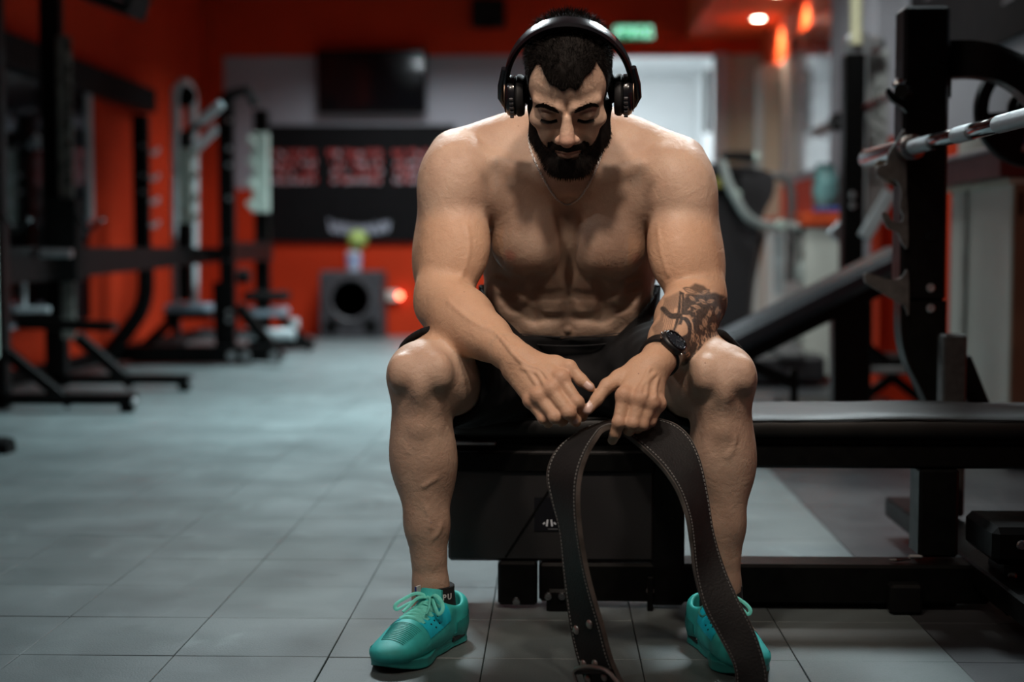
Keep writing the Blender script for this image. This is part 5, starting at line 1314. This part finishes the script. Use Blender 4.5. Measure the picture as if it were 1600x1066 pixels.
fold = .0022 * np.sin(60 * (X + .6 * Z) + 14 * np.sin(9 * Y_)) * np.sin(22 * Y_ + 6 * X) + .0016 * np.sin(95 * (Z - .5 * Y_) + 5 * np.sin(12 * X))
F = F + fold
zc = T(887, 524, 2.94)[2]
waist = Z - (zc + .22 * (Y_ - 2.94) + 1.0 * np.maximum(np.abs(X - .03) - .095, 0))
F = np.maximum(F, waist); F = np.maximum(F, -(Z - .384))
for sx, hip, kn in ((-1, T(810, 585, 3.10), T(668, 588, 2.68)), (1, T(968, 585, 3.10), T(1120, 592, 2.68))):
    d = kn - hip; Lh = np.linalg.norm(d); d = d / Lh; n_ = d + np.array([-sx * .05, 0, -.30 * 1]); n_ /= np.linalg.norm(n_)
    c = hip + d * Lh * .865
    pl = (X - c[0]) * n_[0] + (Y_ - c[1]) * n_[1] + (Z - c[2]) * n_[2]
    side = (X - .03) * sx
    F = np.where(side > .07, np.maximum(F, pl), F)
F = np.maximum(F, -(Fb - .0035))
Vs, Qs = surface_nets(F, ax); Vs = relax(Vs, Qs, 2); Vs, Qs, _ = compact(Vs, Qs)
shorts = np_mesh('shorts', Vs, Qs, CLOTH, man)
m = MB(); 
for dz in (-.004, -.022):
    ring = list(B.hit([(x, 523 - (abs(x - 887) / 120) ** 2 * 13) for x in range(806, 1012, 12)]))
    m.tube([p + np.array([0, -.0085, dz]) for p in ring], .0010, 6)
m.build('waistband_stitching', mat('black thread', (.02, .02, .022), .7), shorts)

# ------------------------------------------------------------------ shoes and socks
TEAL = mat('turquoise mesh', (.045, .60, .56), .52, noise=(30, .10), bump=(1500, .0005))
TEALD = mat('turquoise rubber', (.028, .33, .31), .45, noise=(20, .1))
CYAN = mat('cyan overlay', (.012, .62, .80), .35, noise=(20, .08))
LACE = mat('mint lace', (.16, .74, .62), .7, noise=(80, .1), bump=(1500, .0004))
SLOT = mat('dark slot', (.008, .014, .014), .3)
SOCK = mat('black sock', (.008, .008, .009), .9, bump=(1200, .0005))
WHITE = mat('white print', (.62, .62, .62), .7)
REDP = mat('red print', (.5, .04, .05), .7); BLUEP = mat('blue print', (.02, .04, .22), .7)
def shoe(heel, ang, med):
    """med = +1 when the inner side faces +x of the shoe frame"""
    ca, sa = math.cos(ang), math.sin(ang)
    Mw = np.array([[ca, -sa, 0], [sa, ca, 0], [0, 0, 1.]])              # columns: x, y(forward), z
    def Wd(p): return (np.asarray(p) * (.97, .97, .73)) @ Mw.T + heel
    top = thing('shoe', (0, 0, 0), None, None); top.location = tuple(heel); top.rotation_euler = (0, 0, ang)
    attach(top, man)
    U = SDF(); c = -med * .004
    U.ell((c, .228, .042), (.046, .066, .034), k=.02).ell((c, .170, .055), (.043, .085, .046), k=.02)
    U.cone((c, .195, .052), (0, .115, .084), .036, .035, k=.02).ell((0, .044, .055), (.0385, .047, .066), k=.02)
    U.cone((0, .045, .095), (0, .092, .100), .034, .034, k=.02).ell((0, .120, .050), (.038, .08, .05), k=.02)
    U.ell((0, .020, .098), (.024, .016, .022), k=.02)
    U.cone((0, .052, .055), (0, .058, .17), .026, .034, k=.008, sub=True)
    U.cone((-.06, .070, .152), (.06, .070, .152), .042, .042, k=.012, sub=True)
    F, ax = U.grid((-.07, -.02, 0), (.07, .31, .15), .0024)
    Zs = ax[2][None, None, :]; F = np.maximum(F, -(Zs - .018))
    v, q = surface_nets(F, ax); v = relax(v, q, 2)
    up = np_mesh('upper', Wd(v), q, TEAL, top)
    # second layer panels: raised cyan overlay at the eyestay and dark ventilated vamp
    def panel(name, fn, m, off):
        cen = v[q].mean(1); sel = fn(cen[:, 0] * med, cen[:, 1], cen[:, 2])
        vv, qq, _ = compact(v, q[sel]); g = U.grad(vv)
        return np_mesh(name, Wd(vv + g * off), qq, m, up)
    panel('eyestay', lambda x, y, z: (z > .030) & (((y > .105) & (y < .192) & (np.abs(x) > .019 + .0 * y) & (z > .070 - (y - .15) * .22) ) ), CYAN, .0013)
    panel('toe_guard', lambda x, y, z: (z < .040 + .012 * np.sin((y - .2) * 20)) & (y > .17), TEAL, .0016)
    panel('heel_counter', lambda x, y, z: (y < .075) & (z < .082 - (y * .25)), TEALD, .0018)
    m = MB()
    for i in range(13):                                                   # vamp rib stripes
        y = .205 + i * .0045
        P9 = np.array([((-.030 + .060 * k / 8) * (1 - .02 * i), y, .09) for k in range(9)])
        for _ in range(14): P9[:, 2] -= U.pts(P9) * .9
        pts = [Wd(p + (0, 0, .0004)) for p in P9]
        m.tube(pts, .0009, 5)
    m.build('vamp_rib', TEALD, up)
    for dx in (-1, 1):
        for (yy, o) in ((.128, .028), (.142, .029), (.158, .031), (.172, .032), (.165, .038), (.150, .037)):
            x = dx * o; z = .12
            for _ in range(24): z -= float(U.pts(np.array([[x, yy, z]]))[0]) * .8
            g = U.grad(np.array([[x, yy, z]]))[0]
            MB().lathe([(.0018, -.0005), (.0018, .0018)], Wd((x, yy, z)), Mw @ g, 8).build('eyelet', SLOT, up)
    # sole
    ax = [np.arange(-.07, .07, .0024), np.arange(-.03, .32, .0024), np.arange(-.006, .062, .0024)]
    Xs, Ys, Zz = np.meshgrid(*ax, indexing='ij')
    def cap2(a, b, ra, rb):
        a = np.array(a); b = np.array(b); d = b - a; h = np.clip(((Xs - a[0]) * d[0] + (Ys - a[1]) * d[1]) / (d @ d), 0, 1)
        return np.sqrt((Xs - a[0] - d[0] * h) ** 2 + (Ys - a[1] - d[1] * h) ** 2) - (ra + (rb - ra) * h)
    def sm(a, b, k): h = np.maximum(k - abs(a - b), 0) / k; return np.minimum(a, b) - h * h * k / 4
    d2 = sm(sm(cap2((0, .040), (c * .5, .12), .038, .034), cap2((c * .5, .12), (c, .215), .034, .048), .02), cap2((c, .215), (c * 1.5, .258), .048, .034), .03)
    hgt = .026 + .022 * sstep(.15, .03, Ys) + .006 * sstep(.20, .29, Ys)
    bot = .002 + .022 * np.clip((Ys - .225) / .07, 0, 1) ** 2
    groove = .0012 * (np.abs(((Zz / .006) % 1) - .5) < .16) * (Ys < .13)
    Fs = np.maximum(d2 + groove + .002 * np.sin(Zz * 90), np.maximum(Zz - hgt, bot - Zz))
    ca_ = ((Xs * med - .045) / .016) ** 2 + ((Ys - .062) / .030) ** 2 + ((Zz - .024) / .0075) ** 2
    ca2 = ((Xs * -med - .045) / .016) ** 2 + ((Ys - .062) / .030) ** 2 + ((Zz - .024) / .0075) ** 2
    Fs = np.maximum(Fs, -(np.sqrt(np.minimum(ca_, ca2)) - 1) * .006)
    vv, qq = surface_nets(Fs, ax); vv = relax(vv, qq, 1); so = np_mesh('sole', Wd(vv), qq, TEALD, top)
    m = MB()
    for dx in (-1, 1): m.box(Wd((dx * .0255, .062, .024)), (.020, .050, .012), Matrix(Mw.tolist()), .003)
    m.build('air_window', SLOT, so)
    # tongue with its tag
    m = MB(); prof = [(.018, .152, .088), (.021, .136, .108), (.024, .125, .132), (.021, .119, .158)]
    vs = []; fs = []
    for (w_, y, z) in prof:
        for k in range(9):
            a = -1 + 2 * k / 8
            for o in (0, .006): vs.append(Wd((w_ * a, y - .010 * a * a - o, z - .005 * (abs(a) ** 3) - o * .3)))
    n9 = 18
    for i in range(3):
        for k in range(8):
            b0 = i * n9 + k * 2; fs.append((b0, b0 + 2, b0 + n9 + 2, b0 + n9)); fs.append((b0 + 1, b0 + n9 + 1, b0 + n9 + 3, b0 + 3))
    for k in range(8): b0 = 3 * n9 + k * 2; fs.append((b0, b0 + 2, b0 + 3, b0 + 1))
    for i in range(3):
        for k in (0, 16): b0 = i * n9 + k; fs.append((b0, b0 + n9, b0 + n9 + 1, b0 + 1))
    m.add(vs, fs); tg = m.build('tongue', TEAL, top, smooth=True)
    lx = -med * .023
    if med == 1 or True:
        m = MB(); RMt = Matrix(Mw.tolist())
        m.box(Wd((lx, .118, .148)), (.003, .016, .020), RMt, .0006); m.build('tag', WHITE, tg)
        m = MB()
        for i in range(4): m.box(Wd((lx - med * .0006, .118, .140 + i * .0052)), (.0034, .0165, .0024), RMt)
        m.build('tag_stripe', REDP, tg)
        m = MB(); m.box(Wd((lx - med * .0010, .122, .1535)), (.0036, .009, .010), RMt); m.build('tag_canton', BLUEP, tg)
    # laces
    def top_z(x, y, lift):
        z = .14
        for _ in range(26): z -= float(U.pts(np.array([[x, y, z]]))[0]) * .8
        return (x, y, z + lift)
    def flat(pts, name, w_=.0042, par=None):
        P = [np.array(Wd(p)) for p in spline(pts, 5)]
        m = MB(); m.tube(P, w_, 8, flat=.34); return m.build(name, LACE, par if par is not None else top, smooth=True)
    rows = [.186, .170, .154, .138, .122]
    for i, y in enumerate(rows):
        y2 = rows[min(i + 1, 4)]; 
        if i == 0: flat([top_z(-.024, y, .001), top_z(-.010, y, .003), top_z(.010, y, .003), top_z(.024, y, .001)], 'lace')
        if i < 4:
            flat([top_z(-.025, y, .001), top_z(-.008, y * .6 + y2 * .4, .004), top_z(.010, y * .4 + y2 * .6, .004), top_z(.025, y2, .001)], 'lace')
            flat([top_z(.025, y, .001), top_z(.008, y * .6 + y2 * .4, .006), top_z(-.010, y * .4 + y2 * .6, .006), top_z(-.025, y2, .001)], 'lace')
    k0 = np.array(top_z(0, .118, .008))
    for sg, l_ in ((-1, .046), (1, .052)):
        flat([k0, k0 + (sg * .018, .012, .012), k0 + (sg * .036, .020, .002), k0 + (sg * l_, .034, -.014), k0 + (sg * (l_ - .006), .040, -.024), k0 + (sg * .028, .030, -.010), k0 + (sg * .008, .006, .002), k0], 'lace_loop', .0036)
        flat([k0, k0 + (sg * .012, .020, .004), k0 + (sg * .020, .040, -.012), k0 + (sg * .024, .058, -.022)], 'lace_end', .0030)
    m = MB(); m.lathe([(.001, -.006), (.006, -.004), (.007, 0), (.006, .004), (.001, .006)], Wd(k0), Mw @ np.array([1., 0, 0]), 12); m.build('lace_knot', LACE, top, smooth=True)
    return top, Wd
shL, WdL = shoe(np.array([-.182, 2.745, 0.0]), math.radians(180 - 23), -1)
shR, WdR = shoe(np.array([.272, 2.745, 0.0]), math.radians(180 + 13), 1)
shL['label'] = 'turquoise sneaker with its bow and black sock in full view'
shR['label'] = 'turquoise sneaker half hidden behind the hanging belt'
for ank, txt in ((T(678, 915, 2.69), True), (T(1128, 915, 2.69), False)):
    a = ank + np.array([0, .004, -.006]); m = MB()
    m.lathe([(.036, -.055), (.0415, -.050), (.0395, -.02), (.0375, -.002), (.0378, .006), (.0358, .0075), (.030, .006)], a, (0, 0, 1), 40)
    sk = m.build('sock', SOCK, man, smooth=True)
    if txt:
        for i, ch in enumerate('PU'):
            an = math.radians(-90 + 33 + i * 17); r_ = .0398
            text_obj('sock_letter', ch, .015, (a[0] + r_ * math.cos(an), a[1] + r_ * math.sin(an), a[2] - .010), (math.radians(90), 0, an + math.radians(90)), WHITE, sk, ext=.0004, bold=.0003)

# ------------------------------------------------------------------ headphones
GLOSS = mat('glossy black plastic', (.006, .006, .008), .22, noise=(9, .1), coat=.3)
CUSH = mat('black ear cushion', (.010, .010, .011), .6, bump=(500, .0006))
COPPER = mat('bronze trim', (.16, .11, .08), .42, metal=.8)
SILV = mat('brushed steel', (.62, .64, .66), .28, metal=1.0)
hp = thing('headphones', HC + np.array([0, 0, .13]), 'glossy black over-ear headphones with bronze inner band worn on the dark hair', 'headphones')
def arc(t, r): 
    a = math.pi * (.0 + t); return (-.112 * math.cos(a) * r, -.012, -.004 + .152 * math.sin(a) ** .92 * r if math.sin(a) > 0 else -.004)
def band(name, r0, r1, wd, t0, t1, m, n=48):
    vs, fs = [], []
    for i in range(n + 1):
        t = t0 + (t1 - t0) * i / n; e = abs(t - .5) * 2
        w_ = wd * (1 - .45 * e ** 2)
        pi, po = arc(t, r0), arc(t, r1)
        for p, ww in ((pi, w_ * .8), (pi, -w_ * .8), (((pi[0] + po[0]) / 2, 0, (pi[2] + po[2]) / 2), -w_), (po, -w_ * .7), (po, w_ * .7), (((pi[0] + po[0]) / 2, 0, (pi[2] + po[2]) / 2), w_)):
            vs.append(H(p[0], -.012 + .022 * max(p[2], 0) / .15 + ww, p[2]))
    for i in range(n):
        for k in range(6): fs.append((i * 6 + k, i * 6 + (k + 1) % 6, (i + 1) * 6 + (k + 1) % 6, (i + 1) * 6 + k))
    fs += [tuple(range(6)), tuple(n * 6 + k for k in range(6))]
    return MB().add(vs, fs).build(name, m, hp, smooth=True)
band('headband', .985, 1.045, .016, -.02, 1.02, GLOSS)
band('headband_lining', .955, .988, .011, .0, 1.0, COPPER)
band('headband_cushion', .925, .958, .013, .30, .70, CUSH)
for s in (-1, 1):
    ax_ = HR @ np.array([s, 0., 0]); c = H(s * .080, -.010, -.010)
    m = MB().lathe([(.024, 0), (.034, .001), (.0375, .006), (.0375, .012), (.034, .0155), (.030, .016)], c, ax_, 36); m.build('ear_cushion', CUSH, hp, smooth=True)
    m = MB().lathe([(.034, .0155), (.0365, .017), (.037, .026), (.034, .031), (.029, .0335), (.020, .0345), (.001, .035)], c, ax_, 40); cup = m.build('ear_cup', GLOSS, hp, smooth=True)
    m = MB().lathe([(.0290, .0338), (.0305, .0338), (.0305, .0352), (.0290, .0352)], c, ax_, 40); m.build('cup_ring', COPPER, cup, smooth=True)
    m = MB()
    for k in range(5): m.box(H(s * (.080 + .0215), .0275 + .0 * k, -.030 + k * .009), (.007, .004, .0055), Matrix(HR.tolist()), .001)
    m.build('control_button', mat('grey buttons', (.10, .10, .11), .4), cup)['kind'] = 'stuff'
    m = MB(); m.tube([H(s * .110, -.012, .03), H(s * .117, -.012, .010), H(s * .118, -.012, -.015), H(s * .113, -.012, -.040)], [.0055, .0065, .0065, .004], 10); m.build('cup_arm', COPPER, hp, smooth=True)
    m = MB(); m.tube([H(s * .113, -.012, .045), H(s * .1205, -.012, .010), H(s * .122, -.012, -.015), H(s * .116, -.012, -.036)], [.0065, .0075, .0075, .004], 10); m.build('arm_cover', GLOSS, hp, smooth=True)

# ------------------------------------------------------------------ necklace
pix = spline([(836, 190), (827, 208), (828, 228), (836, 252), (848, 277), (862, 300), (874, 314), (886, 319), (900, 314), (914, 297), (926, 276), (936, 250), (944, 222), (946, 204), (938, 188)], 14)
NE = SDF(); NE.p = B.p[:NT1]
q_ = NE.hit([tuple(p) for p in pix], 2.66); g_ = NE.grad(q_)
m = MB(); m_in = [q_[0]]; 
P = q_ + g_ * .0016
for _ in range(3): P[1:-1] = P[1:-1] * .5 + (P[:-2] + P[2:]) * .25
seg = np.linalg.norm(np.diff(P, axis=0), axis=1); cum = np.concatenate([[0], np.cumsum(seg)]); n_ = int(cum[-1] / .0042)
for i in range(n_):
    s_ = (i + .5) * cum[-1] / n_; k = min(np.searchsorted(cum, s_) - 1, len(P) - 2); f_ = (s_ - cum[k]) / max(seg[k], 1e-6)
    c = P[k] * (1 - f_) + P[k + 1] * f_; t = P[k + 1] - P[k]; t /= np.linalg.norm(t); nn = g_[k] if i % 2 else np.cross(t, g_[k]); nn = nn - t * (nn @ t); nn /= np.linalg.norm(nn); sd = np.cross(t, nn)
    ring = [c + t * .0030 * math.cos(a) + sd * .0016 * math.sin(a) for a in np.linspace(0, 2 * math.pi, 9)]
    m.tube(ring, .00085, 5, caps=False)
NEC = mat('polished silver', (.88, .88, .86), .30, metal=.65)
nk = thing('necklace', P[len(P) // 2], 'thin silver chain necklace lying on the bare chest', 'necklace')
m.build('chain', NEC, nk, smooth='all')
k = 4 * 14
MB().lathe([(.0008, -.004), (.0022, -.003), (.0024, .003), (.0008, .004)], P[42], (P[43] - P[41]), 10).build('clasp', SILV, nk, smooth=True)

# ------------------------------------------------------------------ wristwatch
axw = (ER - WR) / np.linalg.norm(ER - WR); wc = WR + axw * .026
nw = np.array([.42, -.70, .52]); nw = nw - axw * (nw @ axw); nw /= np.linalg.norm(nw); sw = np.cross(axw, nw)
RUB = mat('black rubber', (.010, .010, .011), .42, noise=(30, .2), bump=(300, .0004))
wt = thing('wristwatch', wc, 'chunky black sports watch on the tattooed forearm', 'watch')
n = 40
WA = np.linspace(0, 2 * math.pi, n, endpoint=False); WDr = nw * np.cos(WA)[:, None] + sw * np.sin(WA)[:, None]; WT_ = np.full(n, .06)
for _ in range(26): WT_ = WT_ - B.pts(wc + WDr * WT_[:, None]) * .8
m = MB(); vs = []
for i in range(n):
    hw = .0115 + .002 * max(0, math.cos(WA[i]))
    for r_, o in ((.0005, -hw), (.0040, -hw * .9), (.0045, 0), (.0040, hw * .9), (.0005, hw)): vs.append(wc + WDr[i] * (WT_[i] + r_) + axw * o)
fs = [(i * 5 + k, ((i + 1) % n) * 5 + k, ((i + 1) % n) * 5 + k + 1, i * 5 + k + 1) for i in range(n) for k in range(4)]
m.add(vs, fs); m.build('strap', RUB, wt, smooth=True)
t0 = WT_[0]; cc = wc + nw * (t0 + .001)
m = MB().lathe([(.0225, -.006), (.0245, -.002), (.0250, .004), (.0240, .008), (.0215, .0100), (.0195, .0100), (.0190, .0085)], cc, nw, 44); case = m.build('case', RUB, wt, smooth=True)
m = MB().lathe([(.0215, .0095), (.0225, .0112), (.0200, .0120), (.0192, .0100)], cc, nw, 44); m.build('bezel', GLOSS, case, smooth=True)
MB().lathe([(.0192, .0080), (.0192, .0096), (.001, .0098)], cc, nw, 36).build('dial', mat('black dial', (.01, .01, .012), .12, coat=.5), wt, smooth=True)
m = MB(); 
for k in range(12):
    a = k * math.pi / 6; d = axw * math.cos(a) + sw * math.sin(a); m.bar(cc + nw * .0101 + d * .0135, cc + nw * .0101 + d * .0170, .0012, .0006, 0, up=nw)
m.build('hour_mark', SILV, wt)
m = MB(); m.bar(cc + nw * .0104, cc + nw * .0104 + (axw * .5 + sw * .8) * .0095, .0012, .0005, 0, up=nw); m.bar(cc + nw * .0106, cc + nw * .0106 + (axw * -.9 + sw * .4) * .013, .0009, .0005, 0, up=nw); m.build('watch_hand', SILV, wt)
m = MB()
for a in (-.5, 0, .5): d = sw * math.cos(a) + axw * math.sin(a); m.lathe([(.0022, 0), (.0026, .002), (.0020, .004)], cc + d * .0240 + nw * .002, d, 10)
for a in (2.64, 3.14, 3.64): d = sw * math.cos(a) + axw * math.sin(a); m.lathe([(.0022, 0), (.0026, .002), (.0020, .004)], cc + d * .0240 + nw * .002, d, 10)
m.build('crown', SILV, case, smooth=True)

# ------------------------------------------------------------------ lifting belt
def leather(name, c, c2, rough):
    return mat(name, c, rough, noise=(22, .3), tint2=c2, bump=(260, .0012))
L_OUT = leather('black belt leather', (.006, .006, .0065), (.010, .0095, .0095), .58)
L_IN = leather('worn brown suede', (.018, .0155, .013), (.008, .007, .006), .6)
L_EDGE = leather('tan belt edge', (.12, .105, .092), (.05, .043, .036), .6)
THR = mat('pale thread', (.22, .22, .21), .7, noise=(200, .2))
# stations: outer edge A and inner edge B of the hanging band, with their distances
st = [  # (A px, py, Y)      (B px, py, Y)
    ((952, 1112, 2.400), (1000, 1105, 2.340)),
    ((925, 1080, 2.42), (975, 1072, 2.355)),
    ((905, 1030, 2.44), (955, 1030, 2.37)),
    ((893, 975, 2.455), (940, 975, 2.385)),
    ((884, 900, 2.47), (920, 905, 2.395)),
    ((877, 830, 2.475), (907, 835, 2.395)),
    ((864, 780, 2.475), (903, 780, 2.40)),
    ((857, 742, 2.48), (907, 740, 2.41)),
    ((868, 710, 2.495), (918, 708, 2.43)),
    ((892, 686, 2.52), (932, 684, 2.455)),
    ((925, 668, 2.560), (943, 671, 2.475)),
    ((962, 658, 2.590), (960, 668, 2.505)),
    ((1005, 655, 2.60), (985, 685, 2.512)),
    ((1048, 662, 2.58), (1016, 712, 2.50)),
    ((1076, 684, 2.56), (1040, 738, 2.49)),
    ((1093, 722, 2.535), (1060, 770, 2.475)),
    ((1104, 775, 2.51), (1074, 810, 2.46)),
    ((1113, 830, 2.49), (1080, 850, 2.455)),
    ((1130, 885, 2.47), (1086, 900, 2.45)),
    ((1152, 935, 2.445), (1100, 950, 2.435)),
    ((1178, 985, 2.42), (1125, 998, 2.42)),
    ((1196, 1040, 2.395), (1146, 1040, 2.40)),
    ((1200, 1085, 2.375), (1150, 1080, 2.39)),
    ((1192, 1130, 2.36), (1146, 1120, 2.38)),
    ((1172, 1165, 2.36), (1130, 1150, 2.385))]
A_ = np.array(spline([T(*a) for a, b in st], 7)); B_ = np.array(spline([T(*b) for a, b in st], 7))
TH = .0085; nS = len(A_)
tang = np.gradient((A_ + B_) / 2, axis=0); wid = B_ - A_
nrm = np.cross(tang, wid); nrm /= np.linalg.norm(nrm, axis=1, keepdims=True)
if nrm[30][1] > 0: nrm = -nrm             # outer face of the left strand looks at the camera
blt = thing('lifting_belt', (A_[80] + B_[80]) / 2, 'long black and brown leather weightlifting belt hanging in a loop from the watch hand', 'belt')
def strip(name, u0, u1, off0, off1, m, nu=8, par=blt):
    vs, fs = [], []
    for i in range(nS):
        for k in range(nu + 1):
            u = u0 + (u1 - u0) * k / nu; vs.append(A_[i] + wid[i] * u + nrm[i] * off0)
        for k in range(nu + 1):
            u = u1 + (u0 - u1) * k / nu; vs.append(A_[i] + wid[i] * u + nrm[i] * off1)
    n = 2 * (nu + 1)
    for i in range(nS - 1):
        for k in range(n): fs.append((i * n + k, i * n + (k + 1) % n, (i + 1) * n + (k + 1) % n, (i + 1) * n + k))
    fs += [tuple(range(n)), tuple((nS - 1) * n + k for k in range(n))]
    return MB().add(vs, fs).build(name, m, par, smooth=True)
sgn = 1.0
outer = strip('outer_leather', .012, .988, TH * .5, TH * .12, L_OUT)
inner = strip('inner_suede', .012, .988, -TH * .5, TH * .10, L_IN)
strip('edge_binding', -.006, .018, -TH * .48, TH * .48, L_EDGE, 1); strip('edge_binding', .982, 1.006, -TH * .48, TH * .48, L_EDGE, 1)
L2 = np.concatenate([[0], np.cumsum(np.linalg.norm(np.diff((A_ + B_) / 2, axis=0), axis=1))]); 
for side, off in (('o', TH * .55), ('i', -TH * .55)):
    m = MB()
    for u in (.065, .935):
        for s_ in np.arange(.004, L2[-1] - .004, .0062):
            a = [np.interp(s_ + d, L2, (A_ + wid * u + nrm * off)[:, c]) for d in (0, .0040) for c in range(3)]
            m.tube([a[:3], a[3:]], .00105, 5)
    o = m.build('stitching', THR, outer if side == 'o' else inner)
    o['kind'] = 'stuff'
RIV = mat('nickel rivet', (.66, .62, .58), .38, metal=1.0)
for px, py in ((904, 984), (924, 978), (916, 1040), (934, 1034), (922, 1060), (948, 1056)):
    i = int(np.argmin([np.linalg.norm(T(px, py, 2.42)[[0, 2]] - ((A_ + B_) / 2)[j][[0, 2]]) for j in range(60)]))
    best = min(((np.linalg.norm((A_[j] + wid[j] * u)[[0, 2]] - T(px, py, (A_[j] + wid[j] * u)[1])[[0, 2]]), j, u) for j in range(0, 70) for u in np.linspace(.12, .88, 20)))
    _, j, u = best
    MB().lathe([(.0075, 0), (.0078, .0012), (.0060, .0030), (.0025, .0040), (.0003, .0042)], A_[j] + wid[j] * u + nrm[j] * TH * .5, nrm[j], 20).build('rivet', RIV, blt, smooth=True)
# buckle end: keeper strap and buckle at the near end of the left strand
j = 4
c = (A_[j] + B_[j]) / 2
m = MB(); 
for k in range(2):
    a = A_[j + 3 + k * 5] + nrm[j] * .012; b_ = B_[j + 3 + k * 5] + nrm[j] * .012; m.bar(a, b_, .004, .016, .001, up=nrm[j])
m.build('keeper', L_OUT, blt)
m = MB(); e = [A_[3] + nrm[3] * .018, B_[3] + nrm[3] * .018, B_[12] + nrm[12] * .018, A_[12] + nrm[12] * .018]
m.tube(spline(e, 6, True) + [e[0]], .0035, 8); m.build('buckle', RIV, blt, smooth=True)
# punched holes with worn eyelet rims on the right strand
for s_ in range(10):
    j = int(nS * (.70 + .029 * s_))
    if j >= nS: break
    for u in (.36, .66):
        MB().lathe([(.0036, -.0002), (.0050, .0002), (.0046, .0012), (.0034, .0010), (.0030, -.003), (.0001, -.003)], A_[j] + wid[j] * u - nrm[j] * TH * .5, -nrm[j], 14).build('hole_rim', L_IN if s_ % 2 else L_EDGE, blt, smooth=True)
